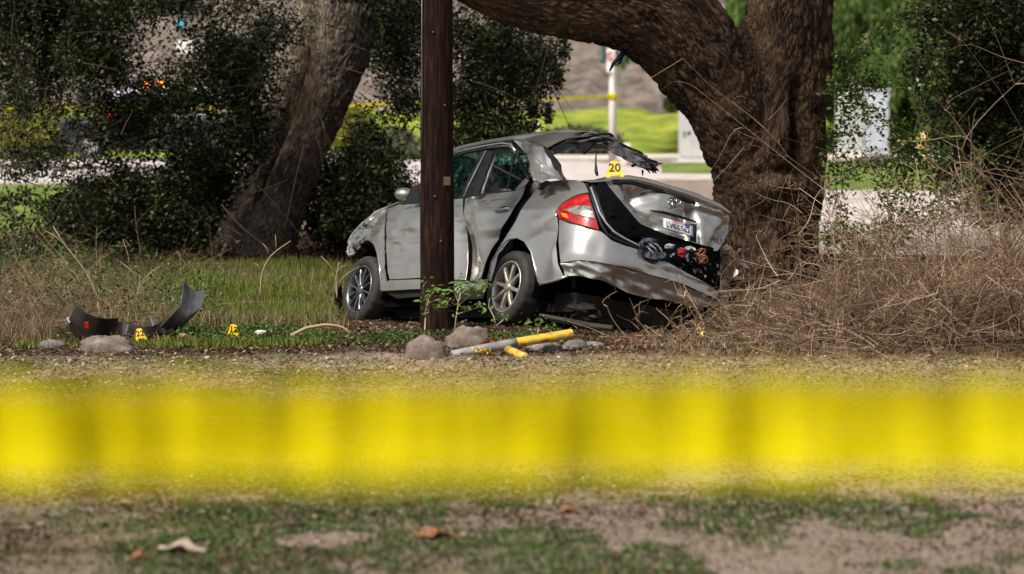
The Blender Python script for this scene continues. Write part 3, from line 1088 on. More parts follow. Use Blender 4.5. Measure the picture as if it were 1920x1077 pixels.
# sprays of leaves hanging right of the trunk
sp = empty('leaf_spray', at(1640, 480, 28.8), 'sparse sprays of small green leaves on thin stems in front of the white cabinet', 'shrub')
st = [[(1640, 560), (1655, 470), (1668, 390), (1655, 330), (1600, 270), (1585, 200)], [(1668, 400), (1690, 330), (1700, 270), (1640, 210), (1600, 190)], [(1600, 540), (1590, 460), (1570, 380), (1562, 300), (1570, 240)],
      [(1585, 440), (1660, 430), (1720, 400), (1790, 360), (1840, 300)], [(1640, 480), (1700, 440), (1770, 400), (1850, 380)], [(1560, 330), (1620, 310), (1690, 300), (1760, 290)], [(1565, 120), (1600, 110), (1660, 60), (1720, 20)],
      [(1555, 170), (1600, 160), (1650, 150)], [(1700, 420), (1720, 330), (1710, 250), (1740, 180), (1760, 100)], [(1540, 450), (1600, 440), (1640, 500)]]
P, R = [], []
for s_ in st:
    q = np.linspace(0, len(s_) - 1, 12)
    px = np.interp(q, range(len(s_)), [a[0] for a in s_])
    py = np.interp(q, range(len(s_)), [a[1] for a in s_])
    P.append([at(a + rng.normal(0, 2), b_ + rng.normal(0, 2), 28.6 + .4 * math.sin(a * .01)) for a, b_ in zip(px, py)])
    R.append(np.linspace(.007, .002, 12))
V, F = tube_arr(P, R, 5)
obj('stems', mesh('stems', V, F), M['twig_dark'], sp)
pts = np.array(P).reshape(-1, 3)
k = rng.integers(0, len(pts) - 1, 6500)
pp = pts[k] + (pts[k + 1] - pts[k]) * rng.uniform(0, 1, (6500, 1)) * (np.linalg.norm(pts[k + 1] - pts[k], axis=1) < .6)[:, None] + rng.normal(0, .065, (6500, 3))
V, F = leaf_arr(pp, rng.uniform(.035, .065, 6500), .2, rng=rng)
obj('foliage', mesh('foliage', V, F, False), M['oak_leaf_light'], sp)

# weeping tree far behind on the right
wt = empty('weeping_tree', at(1700, 300, 100.0), 'tall light green weeping tree hanging beyond the cabinets on the right', 'tree')
P = []
rngw = np.random.default_rng(77)
cl = [(rngw.uniform(1350, 1990), rngw.uniform(-90, 150)) for _ in range(120)] + [(rngw.uniform(1165, 1300), rngw.uniform(30, 60)) for _ in range(7)] + [(rngw.uniform(1690, 1990), rngw.uniform(60, 240)) for _ in range(26)]
pts = []
for cx_, cy_ in cl:
    Y0 = rngw.uniform(96, 104)
    wdt = rngw.uniform(14, 34)
    hgt = rngw.uniform(90, 170)
    if cx_ < 1310: hgt = rngw.uniform(60, 110)
    m = 1500
    t = rngw.uniform(0, 1, m)
    strand = rngw.integers(0, 14, m)
    px = cx_ + (strand / 13 - .5) * wdt * 2 * (0.4 + .6 * t) + rngw.normal(0, 1.2, m)
    py = cy_ + hgt * t * (1 - .35 * np.abs(strand / 13 - .5) * 2)
    Y = Y0 + rngw.normal(0, .6, m)
    pts.append(np.stack([(px - 960) / FPX * Y, Y, CAMH - (py - 180) / FPX * Y], 1))
pts = np.concatenate(pts)
V, F = leaf_arr(pts, rngw.uniform(.14, .3, len(pts)), 0.1, .3, .05, rng=rngw, tdir=np.array([0, 0, -1.6]))
obj('crown', mesh('crown', V, F, False), M['weeping_leaf'], wt)
limbs([([(1760, 300, 101), (1750, 200, 101), (1700, 60, 101), (1650, -80, 100)], .22), ([(1755, 220, 101), (1830, 60, 101), (1880, -80, 101)], .16), ([(1700, 60, 101), (1560, -30, 101), (1400, -60, 100)], .12)], 9).build('trunk', M['grey_inner'], wt, True)


def small_bush(name, px, py_base, Y, wpx, hpx, n, mat, label, cat, seed, size, lab_name='foliage'):
    r = empty(name, at(px, py_base, Y), label, cat)
    rg = np.random.default_rng(seed)
    dirn = rg.normal(size=(n, 3))
    dirn /= np.linalg.norm(dirn, axis=1, keepdims=True)
    rad = rg.uniform(.35, 1, n)[:, None] ** .5
    p = dirn * rad * np.array([wpx / 2, wpx / 2, hpx / 2]) * Y / FPX
    c = at(px, py_base - hpx / 2, Y)
    p = p * (0.75 + .5 * fbm(dirn * 2.5 + seed, 2, seed))[:, None] + c
    V, F = leaf_arr(p, size * rg.uniform(.6, 1.3, n), .2, rng=rg)
    obj(lab_name, mesh(lab_name, V, F, False), mat, r)
    P = []
    for i in range(14):
        e_ = p[rg.integers(0, n)]
        b0 = at(px + rg.normal(0, wpx * .06), py_base, Y)
        P.append([b0 + (e_ - b0) * t + np.array([0, 0, .1 * math.sin(t * 3)]) for t in np.linspace(0, 1, 6)])
    V, F = tube_arr(P, np.tile(np.linspace(.02, .006, 6) * Y / 40, (14, 1)), 4)
    obj('stem', mesh('stem', V, F), M['twig_dark'], r)
    return r


small_bush('bush', 1085, 306, 93, 170, 70, 5000, M['shrub_leaf'], 'grey-green bush beyond the car roof, seen through its empty rear window', 'bush', 61, .16)
small_bush('bush', 745, 330, 90, 90, 90, 5000, M['shrub_leaf'], 'pale grey-green bush seen through leaves just left of the utility pole', 'bush', 62, .16)
small_bush('bush', 655, 292, 95, 90, 90, 5000, M['yellow_leaf'], 'bright yellow-green bush behind the leaning trunk', 'bush', 63, .18)
small_bush('bush', 60, 300, 80, 220, 95, 9000, M['yellow_leaf'], 'low yellow-green bush at the far left edge below the distant tape', 'bush', 64, .14)
small_bush('bush', 1085, 232, 122, 120, 110, 4200, M['orange_twig'], 'leafless orange-brown bush on the bank in front of the hillside', 'bush', 65, .13)
small_bush('bush', 1262, 240, 118, 36, 60, 2500, M['oak_leaf_light'], 'small dark green bush at the corner of the left grey cabinet', 'bush', 66, .2)
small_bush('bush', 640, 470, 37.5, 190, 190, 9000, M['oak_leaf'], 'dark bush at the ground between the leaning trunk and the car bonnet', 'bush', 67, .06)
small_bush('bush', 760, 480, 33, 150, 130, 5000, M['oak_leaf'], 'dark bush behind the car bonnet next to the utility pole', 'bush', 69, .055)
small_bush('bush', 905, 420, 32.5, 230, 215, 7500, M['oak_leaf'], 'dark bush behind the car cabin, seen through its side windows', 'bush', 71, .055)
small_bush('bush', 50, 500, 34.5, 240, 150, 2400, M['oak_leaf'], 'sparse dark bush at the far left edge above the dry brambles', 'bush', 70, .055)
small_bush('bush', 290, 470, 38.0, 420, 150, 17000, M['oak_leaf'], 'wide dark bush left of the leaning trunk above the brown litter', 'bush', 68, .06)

# ------------------------------------------------------------------ utility pole
YP = 24.6
up_ = empty('utility_pole', at(820, 620, YP), 'dark reddish-brown wooden utility pole standing in front of the car doors', 'pole')
nseg, nr = 40, 170
V = []
for j in range(nr):
    z = -0.2 + 3.6 * j / (nr - 1) + 0
    r = (0.1415 - 0.004 * z)
    cxp = X(819.5, YP)
    for i in range(nseg):
        a = 2 * math.pi * i / nseg
        V.append((cxp + r * math.cos(a), YP + r * math.sin(a), z))
V = np.array(V)
aa = np.stack([V[:, 0] * 40, V[:, 1] * 40, V[:, 2] * 1.2], 1)
ck = (1 - np.abs(vnoise(aa, 3) * 2 - 1)) ** 6 * .010
ctr = np.array([X(819.5, YP), YP])
rel = V[:, :2] - ctr
V[:, :2] -= rel / np.linalg.norm(rel, axis=1, keepdims=True) * ck[:, None]
i = np.arange(nseg)[None, :] + np.arange(nr - 1)[:, None] * nseg
i2 = (np.arange(nseg)[None, :] + 1) % nseg + np.arange(nr - 1)[:, None] * nseg
F = np.stack([i, i2, i2 + nseg, i + nseg], -1).reshape(-1, 4)
obj('shaft', mesh('shaft', V, F), M['pole_wood'], up_)
q = MB()
q.box(at(838, 340, YP - .135), (.055, .006, .07))
q.build('inventory_tag', flat('brown_tag', (0.09, .05, .03), .5), up_, bevel=.002)
q = MB()
q.tube([at(791, y, YP - .085) for y in (-40, 60, 160, 300)], .004, 6)
q.build('ground_wire', M['steel'], up_, True)
for (px, py) in ((834, 197), (815, 368), (812, 60), (826, 452)):
    q = MB()
    q.tube([at(px, py, YP - .13), at(px, py, YP - .150)], .007, 7)
    q.build('nail', M['steel'], up_)

# ------------------------------------------------------------------ rocks, pipe, debris
def rock(px, py_base, Y, wpx, hpx, seed, mat, label, flatn=1.0, group='rocks along the edge of the dirt'):
    r = MB()
    nu, nv = 26, 16
    V = []
    for j in range(nv + 1):
        for i in range(nu):
            th, ph = 2 * math.pi * i / nu, math.pi * j / nv
            V.append((math.sin(ph) * math.cos(th), math.sin(ph) * math.sin(th), math.cos(ph)))
    V = np.array(V)
    n = fbm(V * 1.6 + seed * 7.3, 4, seed)
    n = n + .35 * (fbm(V * 4.5 + seed, 3, seed + 3) - .5)
    facet = 1.5 * np.abs(fbm(V * 2.6 + seed * 3.1, 3, seed + 9) - .5)
    V = V * (0.72 + .62 * n - .5 * facet)[:, None]
    V[:, 2] = np.sign(V[:, 2]) * np.abs(V[:, 2]) ** .8
    w_, h_ = wpx * Y / FPX, hpx * Y / FPX
    V = V / (V[:, :1].max() - V[:, :1].min()) * w_
    V[:, 2] *= (h_ * 1.5) / (V[:, 2].max() - V[:, 2].min())
    V[:, 1] *= .8
    c = at(px, py_base, Y)
    V[:, 2] += c[2] + h_ - V[:, 2].max()
    V[:, 0] += c[0] - (V[:, 0].max() + V[:, 0].min()) / 2
    V[:, 1] += Y + .1
    F = []
    for j in range(nv):
        for i in range(nu):
            F.append((j * nu + i, (j + 1) * nu + i, (j + 1) * nu + (i + 1) % nu, j * nu + (i + 1) % nu))
    o = obj('rock', mesh('rock', V, F), mat)
    return tag(o, label, 'rock', group)


rock(200, 668, 22.3, 112, 38, 3, M['rock'], 'broad flat grey rock in front of the black end of the torn bumper')
rock(94, 662, 22.6, 62, 24, 4, M['rock_grey'], 'low rock left of the broad flat rock, half sunk in brown litter')
rock(140, 686, 21.6, 22, 10, 12, M['rock_grey'], 'small stone lying just in front of the two left rocks')
rock(797, 682, 21.8, 88, 52, 5, M['rock'], 'rounded brown boulder at the left end of the fallen pipe')
rock(878, 662, 22.6, 88, 52, 6, M['rock'], 'taller brown boulder right below the leafy sapling, behind the pipe')
rock(1022, 672, 22.3, 70, 34, 8, M['rock_grey'], 'dark grey stone under the yellow end of the pipe')
rock(1075, 668, 22.4, 60, 30, 9, M['rock_grey'], 'grey stone right of the pipe, next to the dry brush')
rock(1112, 662, 22.7, 50, 20, 10, M['rock_grey'], 'small low grey stone, rightmost of the stones by the pipe')
rock(850, 678, 21.9, 26, 14, 11, M['rock_grey'], 'small grey stone wedged at the grey end of the pipe')

pi_ = empty('fallen_pipe', at(960, 650, 22.2), 'fallen round pipe post, bare grey at the left and chipped yellow at the right', 'pipe')
def pipe(p0, p1, r, name, mat, par, hollow=False):
    p0, p1 = np.array(p0), np.array(p1)
    mb = MB()
    pts = [p0 + (p1 - p0) * t for t in np.linspace(0, 1, 8)]
    mb.tube(pts, r, 20, caps=not hollow)
    if hollow:
        d = (p1 - p0) / np.linalg.norm(p1 - p0)
        mb.tube([p1, p1 - d * .002, p1 - d * .25], [r * .99, r * .84, r * .84], 20, caps=False)
    return mb.build(name, mat, par, True)
a, b_, c_ = at(848, 666, 21.95), at(968, 643, 22.15), at(1072, 626, 22.3)
pipe(a, b_, .035, 'bare_shaft', M['pipe_grey'], pi_)
pipe(b_ + (c_ - b_) * .0005, c_, .0355, 'yellow_sleeve', M['pipe_yellow'], pi_, True)
p2 = MB()
p2.tube([at(952, 656, 22.1), at(985, 670, 21.8)], .031, 16)
tag(p2.build('pipe_stub', M['pipe_yellow'], None, True), 'short yellow pipe stub sticking out beneath the long fallen pipe', 'pipe')

# the torn-off front bumper at the left
bu = empty('torn_bumper', at(255, 630, 24.2), 'torn-off dark car bumper lying in the weeds with both ends curled up', 'bumper')


def patch(name, top, bot, Y0, mat, parent, depth=None, n=(30, 14), left=None, right=None, surf=None, disp=None, thick=.006, keep=None, flip=False):
    """sheet between two outlines in the photograph, laid at the depth of surf(px,py) or a given depth"""
    def rs(pl, m):
        pl = np.array(pl, float)
        s = np.concatenate([[0], np.cumsum(np.linalg.norm(np.diff(pl, axis=0), axis=1))])
        q = np.linspace(0, s[-1], m)
        return np.stack([np.interp(q, s, pl[:, 0]), np.interp(q, s, pl[:, 1])], 1)
    nu, nv = n
    T, B = rs(top, nu), rs(bot, nu)
    Lf = rs(left, nv) if left else rs([top[0], bot[0]], nv)
    Rt = rs(right, nv) if right else rs([top[-1], bot[-1]], nv)
    u = np.linspace(0, 1, nu)[None, :, None]
    v = np.linspace(0, 1, nv)[:, None, None]
    S = (1 - v) * T[None] + v * B[None] + (1 - u) * Lf[:, None] + u * Rt[:, None] \
        - ((1 - u) * (1 - v) * T[0] + u * (1 - v) * T[-1] + (1 - u) * v * B[0] + u * v * B[-1])
    pts = S.reshape(-1, 2)
    V = []
    for k, (px, py) in enumerate(pts):
        uu, vv = (k % nu) / (nu - 1), (k // nu) / (nv - 1)
        if surf is not None:
            p = surf(px, py)
        else:
            p = at(px, py, Y0 + (depth(uu, vv) if depth else 0))
        V.append(p)
    V = np.array(V)
    if disp is not None:
        G = V.reshape(nv, nu, 3)
        nrm = np.cross(np.gradient(G, axis=1), np.gradient(G, axis=0)).reshape(-1, 3)
        nrm /= np.linalg.norm(nrm, axis=1, keepdims=True) + 1e-9
        toward = np.array([0, -1.0, 0.1])
        nrm[(nrm @ toward) < 0] *= -1
        V = V + nrm * disp(pts[:, 0], pts[:, 1])[:, None]
    i = np.arange(nu - 1)[None, :] + np.arange(nv - 1)[:, None] * nu
    i = i.ravel()
    F = np.stack([i, i + nu, i + nu + 1, i + 1], 1)
    o = obj(name, mesh(name, V, F), mat, parent)
    if thick:
        solid(o, thick)
    return o


patch('end_panel', [(144, 572), (158, 586), (178, 595), (200, 599), (222, 597)], [(130, 622), (150, 634), (178, 638), (205, 636), (216, 622)], 23.6, M['bumper_black'], bu,
      depth=lambda u, v: -.25 * math.sin(u * 2.6) + .1 * v, left=[(144, 572), (129, 598), (130, 622)], right=[(222, 597), (221, 610), (216, 622)], thick=.008)
patch('centre_strip', [(212, 603), (240, 604), (262, 612), (290, 612), (318, 592)], [(210, 634), (240, 636), (262, 634), (290, 628), (322, 622)], 23.9, M['bumper_black'], bu,
      depth=lambda u, v: .12 * math.sin(u * 9) - .12 * v, thick=.02)
patch('curled_panel', [(346, 526), (356, 540), (368, 546), (386, 545)], [(300, 614), (318, 620), (336, 622), (356, 600)], 24.1, M['bumper_grey'], bu,
      depth=lambda u, v: -.3 * math.sin(v * 2.4) + .15 * u, left=[(346, 526), (340, 570), (322, 592), (300, 614)], right=[(386, 545), (380, 570), (368, 588), (356, 600)], thick=.008, n=(20, 24))
q = MB()
q.tube([at(281, 592, 23.8), at(290, 612, 23.75)], [.012, .02], 6)
q.build('bracket', M['bumper_grey'], bu)
q = MB()
q.tube([at(240, 610, 23.8), at(236, 630, 23.7)], .014, 6)
q.build('bracket', M['bumper_grey'], bu)
q = MB()
q.box(at(162, 610, 23.27), (.035, .01, .05))
q.build('red_reflector', M['red_lens'], bu, bevel=.003)
q = MB()
q.tube([at(128, 598, 23.7), at(134, 606, 23.65)], .018, 7)
q.build('clip', M['clear_plastic'], bu)


def blob(name, c, r, seed, mat, label, cat, sq=(1, 1, 1), parent=None):
    V = []
    nu, nv = 16, 10
    for j in range(nv + 1):
        for i in range(nu):
            th, ph = 2 * math.pi * i / nu, math.pi * j / nv
            V.append((math.sin(ph) * math.cos(th), math.sin(ph) * math.sin(th), math.cos(ph)))
    V = np.array(V)
    V = V * (0.4 + 1.2 * fbm(V * 2.5 + seed, 3, seed))[:, None] * r * np.array(sq) + np.array(c)
    F = [(j * nu + i, (j + 1) * nu + i, (j + 1) * nu + (i + 1) % nu, j * nu + (i + 1) % nu) for j in range(nv) for i in range(nu)]
    o = obj(name, mesh(name, V, F, False), mat, parent)
    if label: tag(o, label, cat)
    return o


blob('crumpled_paper', at(489, 624, 23.3), .026, 5, M['white_debris'], 'crumpled white scrap on the grass right of the second yellow marker', 'litter', (1.6, .8, .7))
blob('plastic_scrap', at(343, 630, 23.0), .035, 15, M['dead_leaf'], 'tan scrap under the curled end of the torn bumper', 'litter', (1, .6, .5))


# evidence markers: folded yellow number tents
def text_mesh(s, size, extr=.0008):
    cu = bpy.data.curves.new('t', 'FONT')
    cu.body = s
    cu.size = size
    cu.extrude = extr
    cu.align_x = 'CENTER'
    cu.align_y = 'CENTER'
    cu.resolution_u = 3
    cu.offset = size * 0.018
    o = bpy.data.objects.new('t', cu)
    C.objects.link(o)
    dg = bpy.context.evaluated_depsgraph_get()
    me = bpy.data.meshes.new_from_object(o.evaluated_get(dg))
    bpy.data.objects.remove(o)
    bpy.data.curves.remove(cu)
    N = len(me.vertices)
    co = np.zeros(N * 3)
    me.vertices.foreach_get('co', co)
    F = [tuple(p.vertices) for p in me.polygons]
    bpy.data.meshes.remove(me)
    return co.reshape(-1, 3), F


def lettering(name, s, size, ctr, ex, ey, mat, parent, extr=.0008):
    co, F = text_mesh(s, size, extr)
    ex, ey = np.array(ex, float), np.array(ey, float)
    ez = np.cross(ex, ey)
    ez /= np.linalg.norm(ez)
    V = np.array(ctr) + co[:, :1] * ex + co[:, 1:2] * ey + co[:, 2:3] * ez
    return obj(name, mesh(name, V, F, False), mat, parent)


def marker(base_c, wm, hm, num, label, yaw=0, tilt=0):
    r = empty('evidence_marker', base_c, label, 'evidence marker', 'yellow numbered evidence markers')
    cy, sy = math.cos(yaw), math.sin(yaw)
    ex = np.array([cy, sy, 0])
    back = np.array([-sy, cy, 0])
    ez = np.array([0, 0, 1.0])
    if tilt:
        ex, ez = ex * math.cos(tilt) + ez * math.sin(tilt), ez * math.cos(tilt) - ex * math.sin(tilt)
    c = np.array(base_c)
    for sgn, nm in ((-1, 'front_face'), (1, 'back_face')):
        def pt(u, v):      # u -1..1, v 0..1
            half = wm / 2 * (1 - v * .46)
            return c + ex * u * half + back * sgn * (.055 * (1 - v) + .004) + ez * hm * v
        V, F = [], []
        outl = [(-1, 0), (-.62, .0), (-.5, .14), (.5, .14), (.62, .0), (1, 0), (.92, .5), (.8, .92), (.6, 1), (-.6, 1), (-.8, .92), (-.92, .5)]
        V = [pt(u, v) for u, v in outl]
        F = [(0, 1, 2, 11), (2, 3, 6, 11), (3, 4, 5, 6), (11, 6, 7, 8, 9, 10)]
        o = obj(nm, mesh(nm, V, F, False), M['marker'], r)
        s = o.modifiers.new('t', 'SOLIDIFY')
        s.thickness = .004
        s.offset = 0
        if sgn == -1 and num:
            slope = np.array(pt(0, 1)) - np.array(pt(0, 0))
            ey = slope / np.linalg.norm(slope)
            nrm = np.cross(ex, ey)
            lettering('number', num, hm * .78, np.array(pt(0, .55)) + nrm * .0045, ex, ey, M['ink'], r)
    return r


def gpt(px, Y):
    x = X(px, Y)
    return np.array([x, Y, float(gz(np.array([x]), np.array([Y]))[0])])


marker(at(263, 637, 23.3), .090, .084, '22', 'yellow evidence marker 22 in front of the torn bumper', .25, .12)
marker(at(434, 630, 23.8), .100, .09, '12', 'yellow evidence marker leaning in the grass between the bumper and the white scrap', .3, -.2)
marker(at(1310, 638, 23.5) * [1, 1, 1], .12, .10, '', 'yellow evidence marker half hidden by dry twigs below the wrecked rear bumper', -.5, -.25)
# scattered orange and yellow plastic bits by the pipe
mb = MB()
rg = random.Random(4)
for k in range(15):
    px, py = rg.choice([(930, 637), (950, 634), (915, 640), (1180, 640), (1150, 650), (1205, 642)])
    c = at(px + rg.gauss(0, 9), py + rg.gauss(0, 3), 22.55)
    c[2] = max(c[2], .01)
    a = rg.uniform(0, 3)
    mb.box(c, (rg.uniform(.015, .04), rg.uniform(.008, .015), rg.uniform(.004, .012)), [(math.cos(a), math.sin(a), .1), (-math.sin(a), math.cos(a), 0), (0, 0, 1)])
tag(mb.build('plastic_shards', M['orange_bits']), 'scattered small orange-red plastic shards around the stones and pipe', kind='stuff')
V, F = leaf_arr(np.stack([X(902, 21.9) + RNG.normal(0, .05, 60), 21.9 + RNG.normal(0, .05, 60), .04 + RNG.uniform(0, .05, 60)], 1), .022, .3)
tag(obj('yellow_flowers', mesh('yellow_flowers', V, F, False), M['marker']), 'small cluster of bright yellow flowers in front of the pipe', 'flowers', kind='stuff')
# ------------------------------------------------------------------ the wrecked car
car = empty('wrecked_car', W(1.2, -.85, -.29), 'crashed silver sedan with crushed rear and loose trunk lid, behind the utility pole', 'car')


def g_body(p):
    """implicit rounded body: <0 inside"""
    x, y, z = car_xyz(p)
    hw = .88 - .055 * ((z - .12) / .5) ** 2
    if z > .62: hw -= .62 * (z - .62)
    cx = 1.17
    if x < cx:
        hl = 2.14 - .22 * max(0, z - .25) - .10 * max(0, .0 - z)
        nn = 5.0
    else:
        hl = 2.15 - .35 * max(0, z - .2)
        nn = 3.6
    return abs((x - cx) / hl) ** nn + abs((y + .85) / hw) ** nn - 1


def on_body(px, py, push=0.0):
    r = ray(px, py)
    r = r / r[1]
    o = np.array([0, 0, CAMH])
    prev = None
    Y = 22.3
    best = (1e9, 26.2)
    while Y < 30:
        g_ = g_body(o + r * Y)
        if g_ < 0: break
        if g_ < best[0]: best = (g_, Y)
        Y += .05
    else:
        return at(px, py, best[1] + push)
    lo, hi = Y - .05, Y
    for _ in range(18):
        m_ = (lo + hi) / 2
        if g_body(o + r * m_) < 0: hi = m_
        else: lo = m_
    return o + r * (lo + push)


def body(push=0.0):
    return lambda px, py: on_body(px, py, push)


def on_plane(axis, val):
    """meets the plane (car coordinate `axis` = val); for y the plane may lean in with height"""
    A = (CFd, CL, CU)[axis]
    def fn(px, py):
        r = ray(px, py)
        o = np.array([0, 0, CAMH])
        t = (val - (o - CR) @ A) / (r @ A)
        return o + r * t
    return fn


def side_glass(off=0.0):
    """plane of the side windows: leans in by .42 per metre above the belt"""
    def fn(px, py):
        r = ray(px, py)
        o = np.array([0, 0, CAMH])
        A = CL + CU * .42
        v = -.02 + .62 * .42 + off
        t = (v - (o - CR) @ A) / (r @ A)
        return o + r * t
    return fn


def gauss2(px, py, cx, cy, sx, sy, amp, rot=0):
    c, s = math.cos(rot), math.sin(rot)
    u = (px - cx) * c + (py - cy) * s
    v = -(px - cx) * s + (py - cy) * c
    return amp * np.exp(-(u / sx) ** 2 - (v / sy) ** 2)


def ridged(px, py, scale, amp, seed):
    p = np.stack([px / scale, py / scale, 0 * px], 1)
    n = vnoise(p, seed)
    return amp * (1 - 2 * np.abs(n * 2 - 1)) * .5


def worley(px, py, sx, sy, seed):
    """distance to the nearest scattered point: facets that meet in sharp creases"""
    u, v = px / sx, py / sy
    iu, iv = np.floor(u).astype(np.int64), np.floor(v).astype(np.int64)
    best = np.full(np.shape(u), 9.0)
    for dx in (-1, 0, 1):
        for dy in (-1, 0, 1):
            a, b = iu + dx, iv + dy
            z0 = np.zeros_like(a)
            cx, cy = a + _hash(a, b, z0, seed), b + _hash(a, b, z0, seed + 7)
            best = np.minimum(best, np.hypot(u - cx, v - cy))
    return best - .45


PA = M['paint']
patches_left = []
# front fender with its arch
fender_d = lambda x, y: worley(x, y + .4 * x, 22, 10, 4) * .010 + gauss2(x, y, 700, 430, 14, 6, -.012) + gauss2(x, y, 712, 440, 8, 20, .010) + ridged(x, y, 20, .007, 3)
o = patch('front_fender', [(668, 436), (677, 421), (704, 398), (726, 391)], [(686, 450), (697, 452), (706, 466), (721, 470)], 0, PA, car, surf=body(), n=(30, 16), disp=fender_d,
          left=[(668, 436), (674, 444), (686, 450)], right=[(726, 391), (721, 428), (721, 470)])
o2 = patch('fender_rear', [(705, 466), (721, 470)], [(713, 543), (727, 541)], 0, PA, car, surf=body(), n=(8, 16), disp=fender_d,
           left=[(706, 466), (712, 490), (714, 515), (713, 543)], right=[(721, 470), (721, 500), (724, 524), (727, 541)])
o2.name = 'fender_rear_panel'
# front corner (nose) with the headlamp
patch('nose_panel', [(650, 468), (656, 448), (668, 436)], [(655, 476), (668, 468), (686, 450)], 0, PA, car, surf=body(.03), n=(14, 8), disp=lambda x, y: ridged(x, y, 9, .012, 7))
patch('headlight', [(658, 444), (668, 432), (684, 420)], [(660, 466), (674, 452), (690, 442)], 0, M['head_lens'], car, surf=body(-.012), n=(14, 8), disp=lambda x, y: ridged(x, y, 8, .008, 8))
q = MB()
q.tube([at(651, 470, 27.6), at(656, 480, 27.6), at(664, 476, 27.5)], .02, 7)
q.tube([at(660, 452, 27.65), at(668, 470, 27.7), at(676, 462, 27.7)], .016, 6)
q.build('lamp_bracket', M['grey_inner'], car, True)
patch('bumper_shred', [(628, 552), (634, 541), (640, 533)], [(630, 574), (637, 580), (644, 584)], 27.3, M['bumper_black'], car, depth=lambda u, v: .1 * u, n=(8, 8))

# front door (left of the pole, and the sliver right of it), dented
def door_f(x, y):
    return (gauss2(x, y, 760, 440, 40, 8, -.012, -.15) + gauss2(x, y, 745, 452, 10, 6, .010) + gauss2(x, y, 775, 420, 26, 8, .010, -.2)
            + gauss2(x, y, 860, 470, 26, 70, -.10) + (ridged(x, y, 22, .008, 11) + worley(x, y + .15 * x, 34, 11, 12) * .014) * np.exp(-((y - 440) / 45) ** 2) + gauss2(x, y, 760, 500, 60, 25, -.008))
patch('front_door', [(727, 391), (746, 384), (787, 381), (830, 375), (866, 370)], [(730, 524), (787, 521), (820, 522), (862, 524)], 0, PA, car, surf=body(), n=(70, 46), disp=door_f,
      left=[(727, 391), (724, 428), (724, 470), (726, 510), (730, 524)], right=[(866, 370), (862, 420), (858, 470), (862, 524)])
# rear door
def door_r(x, y):
    return (gauss2(x, y, 862, 470, 22, 90, -.13) + gauss2(x, y, 880, 415, 30, 30, .02) + gauss2(x, y, 884, 505, 14, 26, -.045, .3) + gauss2(x, y, 935, 445, 22, 9, -.022, -.5)
            + gauss2(x, y, 915, 428, 22, 12, .02, -.4) + ridged(x, y, 46, .012, 13) + gauss2(x, y, 868, 408, 10, 20, .04))
patch('rear_door', [(869, 369), (907, 364), (933, 361), (967, 357), (989, 340)], [(864, 524), (880, 524), (901, 521)], 0, PA, car, surf=body(), n=(56, 56), disp=door_r,
      left=[(869, 369), (864, 420), (861, 470), (864, 524)], right=[(989, 340), (981, 362), (966, 384), (950, 414), (934, 440), (920, 468), (910, 495), (901, 521)])
# dark door shut-line (open gap) and its inner jamb
patch('door_gap', [(988, 336), (994, 333)], [(901, 522), (912, 522)], 0, M['cavity'], car, surf=body(.11), n=(6, 36),
      left=[(980, 336), (968, 360), (952, 390), (934, 420), (916, 460), (903, 495), (898, 522)], right=[(998, 333), (990, 370), (972, 405), (948, 440), (934, 468), (921, 492), (914, 522)])
# quarter panel with its wheel arch
def quarter(x, y):
    return (gauss2(x, y, 1010, 420, 34, 14, .022, -.5) + gauss2(x, y, 1000, 450, 40, 8, -.012, -.45) + gauss2(x, y, 1058, 352, 24, 9, .02, .3) + ridged(x, y, 48, .012, 17)
            + gauss2(x, y, 1035, 480, 20, 40, .01))
patch('quarter_panel', [(1003, 358), (1030, 343), (1057, 336), (1080, 338), (1094, 344)], [(935, 466), (948, 452), (966, 446), (984, 452), (994, 468)], 0, PA, car, surf=body(), n=(50, 40), disp=quarter,
      left=[(1003, 358), (984, 384), (968, 412), (950, 440), (935, 466)], right=[(1094, 344), (1068, 372), (1042, 396), (1018, 430), (994, 468)])
patch('quarter_corner', [(1094, 344), (1104, 350), (1103, 364)], [(1047, 420), (1049, 410), (1052, 404)], 0, PA, car, surf=body(), n=(16, 24), disp=quarter,
      left=[(1094, 344), (1068, 372), (1042, 396), (1046, 418)], right=[(1103, 364), (1078, 372), (1058, 384), (1044, 397)])
patch('quarter_lower', [(1042, 396), (1046, 412), (1047, 424)], [(1012, 533), (1032, 529), (1057, 519)], 0, PA, car, surf=body(), n=(18, 36), disp=quarter,
      left=[(1042, 396), (1018, 430), (994, 468), (1002, 500), (1012, 533)], right=[(1047, 424), (1044, 460), (1047, 495), (1057, 519)])
# painted lip in front of the rear arch
patch('arch_lip', [(938, 462), (950, 452)], [(914, 524), (926, 524)], 0, PA, car, surf=body(.01), n=(8, 24), left=[(940, 456), (922, 490), (913, 524)], right=[(956, 450), (934, 478), (922, 524)],
      disp=lambda x, y: ridged(x, y, 9, .010, 23))
q = MB()
rim = [(914, 524), (922, 492), (938, 464), (954, 449), (970, 446), (984, 453), (996, 472), (1003, 502), (1010, 531)]
q.tube([on_body(a, b_, .006) for a, b_ in rim], .008, 7)
q.build('wheel_arch_edge', PA, car, True)
q = MB()
q.tube([on_body(a, b_, .0) for a, b_ in [(1012, 534), (1030, 529), (1048, 524), (1066, 517)]], .012, 7)
q.build('panel_edge', PA, car, True)
q = MB()
rim2 = [(663, 478), (670, 462), (680, 451), (692, 450), (702, 458), (708, 476), (712, 500), (714, 543)]
q.tube([on_body(a, b_, .006) for a, b_ in rim2], .007, 7)
q.build('wheel_arch_edge', PA, car, True)
